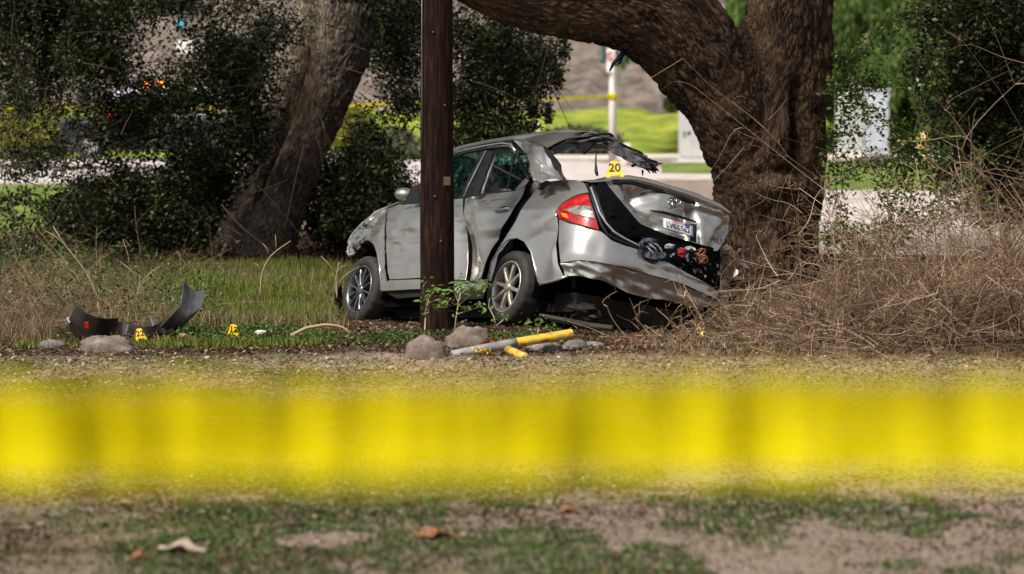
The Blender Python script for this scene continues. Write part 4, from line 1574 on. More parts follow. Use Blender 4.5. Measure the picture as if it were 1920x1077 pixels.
# sill under the doors
patch('sill', [(714, 536), (728, 526), (787, 524), (862, 526), (913, 524)], [(714, 546), (787, 542), (862, 545), (913, 540)], 0, PA, car, surf=body(-.01), n=(40, 6), disp=lambda x, y: ridged(x, y, 30, .006, 29) + gauss2(x, y, 865, 535, 26, 40, -.12))
patch('sill_trim', [(716, 546), (787, 543), (862, 546), (913, 541)], [(745, 560), (787, 556), (862, 562), (905, 560)], 0, M['underbody'], car, surf=body(.05), n=(30, 5))
# door handle, as body children of the rear door
rdoor = [c for c in car.children if c.name.startswith('rear_door')][0]
q = MB()
q.tube([on_body(930, 397, -.03), on_body(938, 394, -.05), on_body(948, 392, -.05), on_body(955, 391, -.03)], [.012, .016, .016, .011], 8)
q.build('handle', PA, rdoor, True)
q = MB()
q.tube([on_body(936, 392, -.012), on_body(944, 390, -.012), on_body(951, 389, -.012)], [.008, .014, .008], 8)
q.build('handle_recess', M['trim_black'], rdoor, True)

# rear bumper cover
def bump_d(x, y):
    return (gauss2(x, y, 1085, 470, 34, 28, .02) + gauss2(x, y, 1120, 465, 20, 26, -.014) + gauss2(x, y, 1250, 525, 60, 10, .03, .3) + gauss2(x, y, 1190, 520, 50, 8, -.03, .25)
            + ridged(x, y, 44, .012, 31) + worley(x, y - .35 * x, 44, 22, 33) * .035 * np.clip((x - 1150) / 70, 0, 1) + worley(x, y, 14, 10, 34) * .012 * np.clip((x - 1290) / 40, 0, 1) + gauss2(x, y, 1320, 560, 26, 14, .05, .6))
patch('rear_bumper', [(1049, 411), (1088, 423), (1123, 432), (1130, 437), (1147, 452), (1170, 461), (1193, 468), (1220, 478), (1246, 489), (1269, 504), (1296, 517), (1323, 531), (1340, 542), (1349, 553)],
      [(1052, 493), (1085, 488), (1113, 490), (1170, 501), (1208, 513), (1245, 523), (1285, 536), (1320, 552), (1349, 566)], 0, PA, car, surf=body(-.012), n=(80, 26), disp=bump_d,
      left=[(1049, 411), (1047, 450), (1052, 493)], right=[(1349, 553), (1352, 560), (1349, 566)])
patch('bumper_underside', [(1052, 494), (1085, 489), (1113, 491), (1170, 502), (1208, 514), (1245, 524), (1285, 537), (1320, 553), (1349, 567)],
      [(1059, 517), (1092, 518), (1132, 527), (1178, 550), (1208, 558), (1245, 562), (1290, 574), (1320, 576), (1347, 574)], 0, PA, car, surf=lambda a, b: on_body(a, b, -.005 + .0014 * max(0, b - np.interp(a, [1052, 1113, 1208, 1349], [492, 491, 514, 567]))), n=(70, 14),
      disp=lambda x, y: ridged(x, y, 30, .015, 37) + worley(x, y - .3 * x, 40, 18, 38) * .04 + gauss2(x, y, 1165, 530, 14, 30, -.06))
# tail lamp
tlm = patch('taillight', [(1044, 396), (1054, 383), (1070, 373), (1086, 366), (1102, 364)], [(1044, 400), (1050, 409), (1066, 415), (1088, 421), (1123, 431)], 0, M['red_lens'], car, surf=body(-.022), n=(36, 20),
            right=[(1102, 364), (1108, 384), (1116, 408), (1123, 431)], thick=.03)
patch('reversing_lens', [(1058, 393), (1078, 386), (1096, 385), (1108, 388)], [(1060, 395), (1078, 402), (1098, 406), (1115, 410)], 0, M['clear_lens'], tlm, surf=body(-.032), n=(20, 10), thick=.004)
patch('amber_lens', [(1051, 399), (1062, 401)], [(1056, 407), (1066, 410)], 0, M['amber_lens'], tlm, surf=body(-.030), n=(8, 6), thick=.004)
q = MB()
q.tube([on_body(a, b_, -.02) for a, b_ in [(1043, 397), (1054, 382), (1070, 372), (1086, 365), (1103, 362), (1109, 383), (1116, 406), (1124, 432), (1100, 427), (1066, 417), (1049, 410), (1043, 398)]], .006, 6)
q.build('lamp_seal', M['trim_black'], tlm, True)

# trunk opening: dark cavity, lip and weatherstrip
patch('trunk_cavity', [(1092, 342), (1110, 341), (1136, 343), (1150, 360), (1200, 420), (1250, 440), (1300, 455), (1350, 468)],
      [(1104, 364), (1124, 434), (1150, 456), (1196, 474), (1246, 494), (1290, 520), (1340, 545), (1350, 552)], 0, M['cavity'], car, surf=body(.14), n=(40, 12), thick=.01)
q = MB()
lip = [(1108, 352), (1116, 374), (1124, 398), (1136, 418), (1150, 434), (1170, 447), (1196, 460), (1222, 470), (1246, 482)]
q.tube([on_body(a, b_, -.012) for a, b_ in lip], .009, 7)
q.build('trunk_lip', M['clear_plastic'], car, True)
rg = random.Random(21)
q = MB()
for k in range(46):
    t = rg.random()
    a, b_ = 1200 + 150 * t, 452 + 62 * t + rg.uniform(-16, 22)
    c = on_body(a, b_, rg.uniform(.02, .09))
    d1, d2 = [np.array([rg.uniform(-1, 1), rg.uniform(-.4, .4), rg.uniform(-1, 1)]) * rg.uniform(.015, .05) for _ in range(2)]
    q.add([c, c + d1, c + d1 * .4 + d2], [(0, 1, 2)])
tag(q.build('trunk_debris', M['bumper_grey'], car), kind='stuff')
q = MB()
ws = [(1100, 346), (1108, 364), (1117, 392), (1127, 420), (1138, 440), (1160, 452), (1196, 466), (1232, 480), (1250, 492)]
q.tube([on_body(a, b_, .0) for a, b_ in ws], .015, 7)
q.tube([on_body(a + 9, b_ - 2, .05) for a, b_ in ws[:-1]], .017, 7)
q.build('trunk_seal', M['trim_black'], car, True)
patch('inner_channel', [(1112, 344), (1134, 344)], [(1180, 452), (1210, 440)], 0, M['cavity'], car, surf=body(.07), n=(10, 26), left=[(1112, 344), (1126, 390), (1145, 428), (1180, 452)], right=[(1134, 344), (1150, 372), (1172, 408), (1210, 440)],
      disp=lambda x, y: ridged(x, y, 10, .03, 41))


# trunk lid face: crumpled sheet
def lid_surf(px, py):
    p = on_plane(0, -.80)(px, py)
    x, y, z = car_xyz(p)
    # leans and bows like the real lid
    r = ray(px, py)
    tgt = -.86 + .42 * (z - .4) + .10 * ((y + .95) / .7) ** 2
    return on_plane(0, tgt)(px, py)


def tri_dent(x, y, ax, ay, bx, by, w1, depth, side=1):
    """a sharp crease from a to b: steep on one side, soft on the other"""
    dx, dy = bx - ax, by - ay
    L = math.hypot(dx, dy)
    t = np.clip(((x - ax) * dx + (y - ay) * dy) / L / L, 0, 1)
    s = ((x - ax) * dy - (y - ay) * dx) / L * side
    d2 = np.hypot(x - (ax + t * dx), y - (ay + t * dy))
    fall = np.exp(-(d2 / w1) ** 1.2)
    return depth * fall * np.where(s > 0, 1.0, np.exp(-np.abs(s) / (w1 * .25)))


def lid_d(x, y):
    return (tri_dent(x, y, 1184, 366, 1228, 424, 20, -.13) + tri_dent(x, y, 1184, 366, 1210, 352, 14, -.05, -1)
            + tri_dent(x, y, 1302, 392, 1312, 454, 16, -.12, -1) + tri_dent(x, y, 1304, 388, 1340, 405, 14, .05)
            + gauss2(x, y, 1262, 380, 34, 18, .02) + tri_dent(x, y, 1350, 430, 1332, 464, 12, -.05) + gauss2(x, y, 1338, 420, 18, 22, .03)
            + gauss2(x, y, 1172, 392, 20, 14, .03, .6) + ridged(x, y, 38, .010, 51) + worley(x, y - .3 * x, 46, 26, 55) * .022 * np.clip((x - 1150) / 60, .3, 1) + worley(x, y - .3 * x, 16, 20, 56) * .014 * np.clip((x - 1290) / 30, 0, 1) + ridged(x, y, 16, .004, 52)
            + gauss2(x, y, 1262, 426, 42, 17, -.03, .26))


lid = patch('trunk_lid', [(1135, 342), (1174, 340), (1225, 353), (1286, 373), (1337, 394), (1364, 404)],
            [(1204, 429), (1245, 441), (1296, 455), (1327, 467), (1347, 470)], 0, PA, car, surf=lid_surf, n=(96, 60), disp=lid_d,
            left=[(1135, 342), (1147, 358), (1163, 382), (1176, 403), (1190, 420), (1204, 429)], right=[(1364, 404), (1368, 420), (1367, 436), (1356, 456), (1347, 470)], thick=.012)
# top of the lid and the spoiler lip
def lid_top(px, py):
    return lid_surf(px, py)
T_out = [(1098, 339), (1131, 337), (1143, 331), (1184, 329), (1215, 334), (1245, 343), (1306, 361), (1347, 380), (1365, 396)]
T_in = [(1104, 345), (1135, 343), (1150, 341), (1184, 341), (1225, 353), (1254, 362), (1292, 375), (1338, 394), (1364, 404)]
Q1 = [lid_surf(a, b_) for a, b_ in T_in]
mb = MB()
def rsm(pl, m):
    pl = np.array(pl, float)
    s = np.concatenate([[0], np.cumsum(np.linalg.norm(np.diff(pl, axis=0), axis=1))])
    qq = np.linspace(0, s[-1], m)
    return np.stack([np.interp(qq, s, pl[:, k]) for k in range(pl.shape[1])], 1)
to, ti = rsm(T_out, 60), rsm(T_in, 60)
V = []
nrow = 9
for j in range(nrow):
    t = j / (nrow - 1)
    for i in range(60):
        # rounded lip: lower edge, bulge to the rear, over the top, away to the front
        a, b_ = ti[i], to[i]
        px, py = a + (b_ - a) * min(1, t / .6)
        if t <= .6:
            p = lid_surf(px, py) - CFd * (.045 * math.sin(math.pi * min(1, t / .6) * .9)) 
        else:
            p = lid_surf(*b_) + CFd * (.55 * ((t - .6) / .4)) * (1 - .0) + CU * (.004 - .07 * ((t - .6) / .4) ** 1.5)
        V.append(p)
F = [(j * 60 + i, j * 60 + i + 1, (j + 1) * 60 + i + 1, (j + 1) * 60 + i) for j in range(nrow - 1) for i in range(59)]
o = obj('trunk_top', mesh('trunk_top', V, F), PA, car)
solid(o, .008)
# dark tube drawn in as the shadow line under the spoiler lip
q = MB()
q.tube([lid_surf(a, b_ + 2.5) - CFd * .004 for a, b_ in T_in[2:]], .010, 6)
q.build('lid_shadow_line', M['trim_black'], car, True)
# licence plate recess
q = MB()
q.tube([lid_surf(a, b_) - CFd * .004 for a, b_ in [(1219, 395), (1245, 399), (1275, 407), (1305, 417)]], [.007, .012, .012, .007], 6)
q.build('plate_recess_edge', M['trim_black'], car, True)
q = MB()
rc = [lid_surf(a, b_) - CFd * .012 for a, b_ in [(1292, 420), (1305, 421), (1304, 456), (1292, 452)]]
q.add(rc, [(0, 1, 2, 3)])
q.build('recess_side', M['underbody'], car)


def quad_frame(pl, push):
    P = [lid_surf(a, b_) - CFd * push for a, b_ in pl]          # TL TR BR BL
    ctr = sum(P) / 4
    ex = (P[1] - P[0] + P[2] - P[3]) / 2
    ey = (P[0] - P[3] + P[1] - P[2]) / 2
    return P, ctr, ex, ey


P4, ctr, ex, ey = quad_frame([(1232.5, 407), (1293.5, 425), (1290, 444.5), (1238, 429.5)], .05)
q = MB()
nn_ = np.cross(ex, ey)
nn_ /= np.linalg.norm(nn_)
if nn_ @ CFd > 0: nn_ = -nn_
V = []
for v in np.linspace(0, 1, 5):
    for u in np.linspace(0, 1, 9):
        V.append(ctr + ex * (u - .5) + ey * (.5 - v) + nn_ * (.006 * math.sin(u * 7 + v)))
F = [(j * 9 + i, j * 9 + i + 1, (j + 1) * 9 + i + 1, (j + 1) * 9 + i) for j in range(4) for i in range(8)]
pl_ = obj('license_plate', mesh('license_plate', V, F), M['plate_white'], car)
s_ = pl_.modifiers.new('t', 'SOLIDIFY')
s_.thickness = .003
eh = np.linalg.norm(ey)
ew = np.linalg.norm(ex)
# characters follow the plate's own slant
lettering('plate_number', 'LVRK562', 1.0, ctr + nn_ * .010 - ey * .10, ex / ew * (ew / 4.9), ey / eh * eh * .62, M['plate_ink'], pl_, .0)
lettering('plate_state', 'California', 1.0, ctr + nn_ * .010 + ey * .34, ex / ew * (ew / 11), ey / eh * eh * .26, M['plate_red'], pl_, .0)
q = MB()
for (u, w_, mt) in ((.30, .18, 'b'),):
    c = ctr + ex * u + ey * .34 + nn_ * .011
    q.add([c - ex * w_ / 2 - ey * .1, c + ex * w_ / 2 - ey * .1, c + ex * w_ / 2 + ey * .1, c - ex * w_ / 2 + ey * .1], [(0, 1, 2, 3)])
q.build('year_sticker', M['plate_blue'], pl_)
q = MB()
edge = [ctr + ex * a * .5 + ey * b_ * .5 + nn_ * .008 for a, b_ in ((-1, 1), (-1, -1), (1, -1), (1, 1), (-1, 1))]
for a, b_ in zip(edge[:-1], edge[1:]):
    q.tube([a, b_], .003, 5)
q.build('plate_frame', M['chrome'], pl_)
# emblem: three ovals as on the lid
e0 = lid_surf(1260, 380) - CFd * .035
ex1 = (lid_surf(1271, 383) - lid_surf(1249, 377)) / 2
ey1 = (lid_surf(1262, 371) - lid_surf(1258, 389)) / 2
q = MB()
for (cx_, cy_, rx, ry) in ((0, 0, 1, 1), (0, .38, .66, .42), (0, 0, .34, .92)):
    ring = [e0 + ex1 * (cx_ + rx * math.cos(t)) + ey1 * (cy_ + ry * math.sin(t)) for t in np.linspace(0, 2 * math.pi, 25)]
    q.tube(ring, .0055, 6, caps=False)
q.build('emblem', M['chrome'], car, True)
for txt, (px, py), wd, hh, sl in (('HYBRID', (1194, 402), 34, 9, .34), ('PRIUS', (1337, 453), 25, 13, .30)):
    c0 = lid_surf(px, py) - CFd * .06
    exv = (lid_surf(px + wd / 2, py + wd / 2 * sl) - lid_surf(px - wd / 2, py - wd / 2 * sl))
    eyv = (lid_surf(px, py - hh / 2) - lid_surf(px, py + hh / 2))
    lettering('model_lettering', txt, 1.0, c0, exv / (3.9 if txt == 'HYBRID' else 2.9), eyv * 1.2, M['ink'], car, .002 if False else .0)

# things spilling from the trunk: still inside the car
def on_body_pt(px, py, push): return on_body(px, py, push)
patch('dark_bag', [(1196, 456), (1212, 446), (1232, 452), (1240, 466)], [(1200, 478), (1216, 487), (1236, 490), (1250, 484)], 0, M['bag'], car, surf=body(-.03), n=(18, 12), disp=lambda x, y: ridged(x, y, 10, .06, 61))
for (a, b_), (c_, d_) in (((1214, 455), (1236, 480)), ((1220, 452), (1242, 474)), ((1226, 454), (1246, 484)), ((1212, 462), (1228, 486))):
    q = MB()
    q.tube([on_body(a, b_, -.04), on_body((a + c_) / 2 + 3, (b_ + d_) / 2 - 2, -.07), on_body(c_, d_, -.04)], [.003, .007, .004], 6)
    q.build('plastic_strip', M['clear_plastic'], car, True)
blob('red_cloth', on_body(1279, 474, .07), .032, 3, M['red_cloth'], None, None, (1, .7, 1.3), car)
blob('torn_plastic', on_body(1256, 462, .04), .028, 4, M['clear_plastic'], None, None, (1.4, .6, .7), car)
blob('torn_plastic', on_body(1292, 466, .05), .022, 6, M['clear_plastic'], None, None, (1.5, .6, .8), car)
blob('torn_plastic', on_body(1300, 468, .05), .018, 8, M['white_debris'], None, None, (1, .6, .8), car)
q = MB()
rg = random.Random(8)
for k in range(5):
    c = on_body(1318 + rg.gauss(0, 5), 474 + rg.gauss(0, 5), .02)
    ring = [c + np.array([.04 * math.cos(t) * rg.uniform(.7, 1.1), .03 * math.sin(t), .03 * math.sin(t + k)]) for t in np.linspace(0, 6.2, 9)]
    q.tube(ring, .004, 5)
q.build('wiring', M['copper'], car, True)
# shattered right corner: grey and translucent shreds
for k in range(16):
    px, py = 1342 + rg.uniform(-6, 48), rg.uniform(460, 566)
    c = at(px, py, 25.6 + rg.uniform(-.2, .3))
    a = np.array([rg.uniform(-1, 1), rg.uniform(-.5, .5), rg.uniform(-1, 1)])
    b2 = np.array([rg.uniform(-1, 1), rg.uniform(-.5, .5), rg.uniform(-1, 1)])
    s1, s2 = rg.uniform(.04, .12), rg.uniform(.02, .07)
    q = MB()
    q.add([c, c + a * s1, c + a * s1 + b2 * s2, c + b2 * s1 * .8, c + a * s1 * .5 - b2 * s2], [(0, 1, 2, 3), (0, 4, 1)])
    o = q.build('torn_shard', M[rg.choice(['clear_plastic', 'trim_black', 'grey_inner', 'clear_plastic', 'paint'])], car)
    solid(o, .004)

# roof: left rail -> buckled ridge -> right rail
RL = rsm([side_glass()(a, b_) for a, b_ in [(846, 286), (875, 277), (905, 270), (935, 265), (962, 262), (992, 266), (1010, 272), (1026, 278)]], 40)
ridge = rsm([on_plane(1, -.80)(a, b_) for a, b_ in [(846, 285), (880, 276), (927, 267), (994, 256), (1040, 250), (1074, 246), (1100, 250), (1124, 257)]], 40)
RR_ = rsm([on_plane(1, -1.42)(a, b_) for a, b_ in [(900, 300), (960, 290), (1040, 280), (1100, 278), (1160, 282), (1200, 298), (1226, 313)]], 40)
V = []
nrow = 18
for j in range(nrow):
    t = j / (nrow - 1)
    wa, wb, wc = (1 - t) * (1 - 2 * t), 4 * t * (1 - t), t * (2 * t - 1)
    for i in range(40):
        p = RL[i] * wa + ridge[i] * wb + RR_[i] * wc
        e_ = (vnoise(np.array([[i * .16, j * .35, 2.0]]), 5)[0] - .5) * .045 * (i / 39) ** 1.5 * math.sin(math.pi * t)
        V.append(p + CU * e_)
F = [(j * 40 + i, (j + 1) * 40 + i, (j + 1) * 40 + i + 1, j * 40 + i + 1) for j in range(nrow - 1) for i in range(39)]
o = obj('roof', mesh('roof', V, F), PA, car)
solid(o, .012)
roof_o = o
# torn header / weatherstrip along the roof's rear edge
hd = [(1024, 281, .4), (1047, 272, .38), (1074, 265, .36), (1100, 262, .34), (1122, 262, .33), (1140, 267, .3), (1160, 280, .28), (1185, 296, .26), (1208, 306, .24), (1226, 317, .22)]
hp = []
for i, (a, b_, xx) in enumerate(hd):
    yv = -.33 - 1.08 * i / (len(hd) - 1)
    hp.append(on_plane(1, yv)(a, b_))
hp = rsm(hp, 36)
q = MB()
q.tube(hp, list(np.interp(np.linspace(0, 1, 36), [0, .2, .5, .8, 1], [.018, .026, .045, .042, .03])), 9)
q.build('roof_header', M['trim_black'], car, True)
for k, (off, rr, mt) in enumerate(((.035, .010, 'grey_inner'), (.05, .012, 'trim_black'), (-.03, .014, 'trim_black'), (-.045, .007, 'grey_inner'), (.0, .012, 'grey_inner'))):
    pts_ = [p + CU * (off + .012 * math.sin(i * .7 + k)) - CFd * (.035 + .012 * math.sin(i * 1.3 + k * 2)) for i, p in enumerate(hp)]
    q = MB()
    q.tube(pts_[(k % 3):], rr, 6)
    q.build('torn_weatherstrip', M[mt], car, True)
rg = random.Random(12)
q = MB()
for k in range(18):
    t = rg.uniform(.82, 1) if k < 18 else rg.uniform(.1, .7)
    p = hp[min(35, int(t * 35))] + np.array([rg.gauss(0, .02), 0, rg.gauss(-.01, .03)]) - CFd * .04
    d = np.array([rg.gauss(0.6, .5), rg.gauss(0, .3), rg.gauss(-.3, .5)]) * rg.uniform(.03, .09)
    q.tube([p, p + d * .5 + np.array([0, 0, .01]), p + d], [rg.uniform(.006, .014), .01, .004], 5)
tag(q.build('torn_foam', M['trim_black'], car), kind='stuff')
_hy = lambda a: float(np.interp(a, [1024, 1226], [-.33, -1.41]))
patch('bent_roof_edge', [(1026, 278), (1074, 264), (1106, 257), (1130, 259), (1144, 266), (1161, 278), (1178, 289), (1196, 299), (1214, 306)],
      [(1034, 290), (1074, 277), (1104, 270), (1124, 276), (1138, 287), (1156, 296), (1174, 306), (1192, 314), (1210, 318)], 0, M['bumper_grey'], car,
      surf=lambda a, b: on_plane(1, _hy(a))(a, b) - CFd * .07, n=(50, 10), disp=lambda x, y: ridged(x, y, 12, .02, 91) + ridged(x * .3, y, 6, .02, 92), thick=.01)
# hanging strap under the header and hanging lining
q = MB()
q.tube([on_plane(1, -.7)(1118, 284), on_plane(1, -.7)(1117, 306), on_plane(1, -.7)(1118, 322), on_plane(1, -.7)(1120, 329)], [.004, .008, .016, .012], 7)
q.build('hanging_strap', M['trim_black'], car, True)
patch('torn_lining', [(1066, 268), (1090, 266), (1112, 268)], [(1082, 278), (1092, 290), (1104, 280)], 0, M['trim_black'], car, surf=on_plane(1, -.6), n=(14, 6), thick=.02)
# crumpled C pillar
patch('rear_pillar', [(964, 264), (992, 268), (1010, 272), (1022, 277)], [(1004, 352), (1016, 346), (1036, 338), (1058, 336)], 0, PA, car, surf=side_glass(), n=(24, 34),
      left=[(964, 264), (978, 280), (992, 292), (1000, 305), (1006, 324), (1006, 340), (1004, 352)], right=[(1022, 277), (1030, 296), (1044, 318), (1058, 336)],
      disp=lambda x, y: tri_dent(x, y, 1000, 300, 1012, 345, 12, .08) + tri_dent(x, y, 1020, 320, 1050, 330, 12, -.08) + tri_dent(x, y, 1010, 285, 1020, 320, 10, .06) + ridged(x, y, 17, .02, 71) + worley(x, y, 18, 26, 72) * .035)
q = MB()
q.tube([side_glass(-.01)(a, b_) for a, b_ in [(1022, 276), (1030, 290), (1040, 302), (1047, 312), (1050, 322), (1058, 337)]], [.012, .022, .026, .026, .016, .010], 7)
q.tube([side_glass(-.02)(a, b_) for a, b_ in [(1030, 286), (1041, 306), (1044, 318)]], [.016, .03, .012], 7)
q.build('rear_window_seal', M['trim_black'], car, True)
patch('torn_hole', [(1014, 344), (1024, 338), (1034, 342)], [(1010, 356), (1016, 356), (1022, 350)], 0, M['cavity'], car, surf=side_glass(.02), n=(6, 5))
# window frames (black), centre pillar, quarter-light bar
def strip(name, pl, r, mat, off=0.0, parent=car, n=7):
    q = MB()
    q.tube([side_glass(off)(a, b_) for a, b_ in pl], r, n)
    return q.build(name, mat, parent, True)
strip('window_frame', [(848, 294), (878, 286), (905, 280), (912, 279), (935, 277), (955, 276), (963, 281), (968, 291), (978, 310), (986, 325), (991, 336)], .013, M['trim_black'])
strip('drip_rail', [(848, 289), (880, 280), (909, 274), (940, 269), (958, 271), (966, 283)], .010, PA, .01)
strip('window_trim', [(915, 277), (940, 274), (954, 274), (961, 279), (965, 287)], .005, M['grey_inner'], .014)
patch('centre_pillar', [(904, 282), (930, 279)], [(866, 370), (898, 366)], 0, M['trim_black'], car, surf=side_glass(-.02), n=(10, 22), left=[(904, 282), (884, 325), (866, 370)], right=[(930, 279), (914, 320), (898, 366)],
      disp=lambda x, y: ridged(x, y, 14, .03, 81))
strip('pillar_trim', [(911, 283), (895, 315), (880, 345), (869, 370)], .006, M['grey_inner'], .012)
strip('pillar_trim', [(928, 292), (918, 322), (908, 350), (903, 366)], .014, M['grey_inner'], -.05)
strip('quarter_light_bar', [(966, 284), (960, 312), (954, 340), (951, 358)], .007, M['trim_black'])
strip('window_sill_trim', [(848, 373), (880, 368), (907, 364), (933, 361), (967, 357)], .006, M['trim_black'], .008)
patch('window_reflection', [(988, 336), (990, 338)], [(964, 357), (972, 352)], 0, M['grey_inner'], car, surf=side_glass(.0), n=(6, 6), left=[(986, 334), (974, 346), (964, 357)], right=[(991, 338), (984, 348), (972, 356)])  # grey sliver stands in for a reflection in the rear door window
def glass_mat():
    m, nt, b = base('shattered_tinted_glass')
    tc = nt.nodes.new('ShaderNodeTexCoord')
    v = nt.nodes.new('ShaderNodeTexVoronoi')
    v.inputs['Scale'].default_value = 26
    nt.links.new(tc.outputs['Object'], v.inputs[0])
    nt.links.new(ramp(nt, v.outputs['Distance'], [(0.1, (0.008, 0.03, 0.024)), (0.5, (0.02, 0.075, 0.06)), (0.8, (0.18, 0.3, 0.27))]), b.inputs['Base Color'])
    b.inputs['Roughness'].default_value = 0.15
    tr = nt.nodes.new('ShaderNodeBsdfTransparent')
    tr.inputs[0].default_value = (0.5, 0.66, 0.62, 1)
    mx = nt.nodes.new('ShaderNodeMixShader')
    n = nt.nodes.new('ShaderNodeTexNoise')
    n.inputs['Scale'].default_value = 12
    nt.links.new(tc.outputs['Object'], n.inputs[0])
    mr = nt.nodes.new('ShaderNodeMapRange')
    mr.inputs['From Min'].default_value = 0.38
    mr.inputs['From Max'].default_value = 0.6
    mr.inputs['To Min'].default_value = 0.25
    mr.inputs['To Max'].default_value = 0.9
    nt.links.new(n.outputs[0], mr.inputs[0])
    nt.links.new(mr.outputs[0], mx.inputs[0])
    nt.links.new(b.outputs[0], mx.inputs[1])
    nt.links.new(tr.outputs[0], mx.inputs[2])
    nt.links.new(mx.outputs[0], nt.nodes['Material Output'].inputs[0])
    return m


M['tint'] = glass_mat()
# windscreen pillar and windscreen
def wsp(x, y, z): return W(x, y, z)
q = MB()
q.tube([wsp(2.15, -.13, .60), wsp(1.9, -.17, .80), wsp(1.6, -.24, .98), side_glass()(846, 289)], .022, 7)
q.tube([wsp(2.15, -1.57, .60), wsp(1.9, -1.53, .80), wsp(1.6, -1.46, .98), RR_[0]], .022, 7)
q.build('windscreen_pillar', PA, car, True)
q = MB()
A_, B_ = RL[0], RR_[0]
q.add([wsp(2.2, -.15, .58), wsp(2.2, -1.55, .58), B_, A_], [(0, 1, 2, 3)])
o = q.build('windscreen', M['tint'], car)
solid(o, .005)
# bonnet: left edge seen in outline, falling off to the right
HL = rsm([on_body(a, b_, .03) for a, b_ in [(652, 456), (658, 442), (677, 421), (704, 398), (726, 389), (748, 380)]] + [W(2.2, -.18, .60)], 30)
V = []
for j in range(12):
    t = j / 11
    for i in range(30):
        l = HL[i]
        x, y, z = car_xyz(l)
        y2 = -1.70 - y
        V.append(W(x + .10 * math.sin(math.pi * t) * (1 - i / 29), y + (y2 - y) * t, z + .045 * math.sin(math.pi * t)))
F = [(j * 30 + i, (j + 1) * 30 + i, (j + 1) * 30 + i + 1, j * 30 + i + 1) for j in range(11) for i in range(29)]
o = obj('bonnet', mesh('bonnet', V, F), PA, car)
solid(o, .01)
# door mirror
mc = np.array(on_body(760, 366, -.12))
Vm = []
for j in range(9):
    for i in range(14):
        th, ph = 2 * math.pi * i / 14, math.pi * j / 8
        Vm.append(mc + CFd * .10 * math.sin(ph) * math.cos(th) ** 1 + CL * .10 * math.cos(ph) + CU * .065 * math.sin(ph) * math.sin(th))
Fm = [(j * 14 + i, (j + 1) * 14 + i, (j + 1) * 14 + (i + 1) % 14, j * 14 + (i + 1) % 14) for j in range(8) for i in range(14)]
mir = obj('door_mirror', mesh('door_mirror', Vm, Fm), PA, car)
q = MB()
q.tube([mc - CL * .05 - CU * .05, mc - CL * .14 - CU * .10], [.03, .035], 7)
q.build('mirror_foot', M['trim_black'], mir, True)
patch('mirror_sail', [(770, 352), (787, 344)], [(768, 383), (787, 381)], 0, M['trim_black'], car, surf=side_glass(-.01), n=(5, 5), left=[(771, 352), (762, 372), (752, 384)])

# interior: floor box, seats, steering wheel
q = MB()
def cbox(mb, x0, x1, y0, y1, z0, z1):
    c = W((x0 + x1) / 2, (y0 + y1) / 2, (z0 + z1) / 2)
    return mb.box(c, (x1 - x0, y1 - y0, z1 - z0), (CFd, CL, CU))
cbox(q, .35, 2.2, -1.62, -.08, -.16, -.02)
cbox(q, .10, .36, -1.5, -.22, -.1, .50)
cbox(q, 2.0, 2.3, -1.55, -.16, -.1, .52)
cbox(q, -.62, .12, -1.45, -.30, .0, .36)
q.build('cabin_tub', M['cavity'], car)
q = MB()
cbox(q, -.68, .6, -1.38, -.26, -.20, -.04)
cbox(q, .55, 2.3, -1.5, -.25, -.24, -.14)
cbox(q, 2.2, 3.05, -1.3, -.4, -.15, .40)
q.tube([W(.5, -.9, -.22), W(0, -.8, -.2), W(-.5, -.5, -.22), W(-.78, -.45, -.24)], .035, 8)
q.tube([W(.0, -.15, 0), W(.0, -1.5, 0)], .045, 8)
for k in range(8):
    cbox(q, -.7 + k * .1, -.66 + k * .1, -1.2 + .04 * k, -.3, -.26 - .012 * (k % 3), -.2)
q.build('underbody', M['underbody'], car, bevel=.01)
blob('exhaust_muffler', W(-.55, -.45, -.16), .16, 17, M['underbody'], None, None, (1.0, 1.8, .6), car)
for (x0, y0) in ((1.25, -.45), (1.25, -1.2), (.5, -.45), (.5, -1.2)):
    st_ = MB()
    cbox(st_, x0, x0 + .5, y0 - .26, y0 + .26, .0, .18)
    seat_o = st_.build('seat', M['seat'], car, bevel=.05)
    bk = MB()
    lean = CU * math.cos(.3) - CFd * math.sin(.3)
    bk.box(W(x0 - .05, y0, .44), (.14, .5, .58), (np.cross(CL, lean), CL, lean))
    bk.build('seat_back', M['seat'], seat_o, bevel=.05)
    hr = MB()
    hr.box(W(x0 - .17, y0, .84), (.09, .26, .18), (np.cross(CL, lean), CL, lean))
    hr.build('headrest', M['seat'], seat_o, bevel=.03)
q = MB()
q.tube([W(1.92 + .05 * math.sin(t), -.45 + .18 * math.cos(t), .52 + .17 * math.sin(t)) for t in np.linspace(0, 6.283, 21)], .014, 7)
q.build('steering_wheel', M['trim_black'], car, True)
patch('far_window', [(790, 312), (900, 292), (1000, 292)], [(790, 392), (900, 392), (1012, 384)], 0, M['tint'], car, surf=on_plane(1, -1.5), n=(10, 6), thick=.004)
for x0, x1 in ():
    q = MB()
    q.add([W(x0, -1.66, .58), W(x1, -1.66, .58), W(min(x1, 1.8) - .06, -1.48, 1.02), W(x0 + .1, -1.48, 1.04)], [(0, 1, 2, 3)])
    o = q.build('far_window', M['tint'], car)
    solid(o, .004)
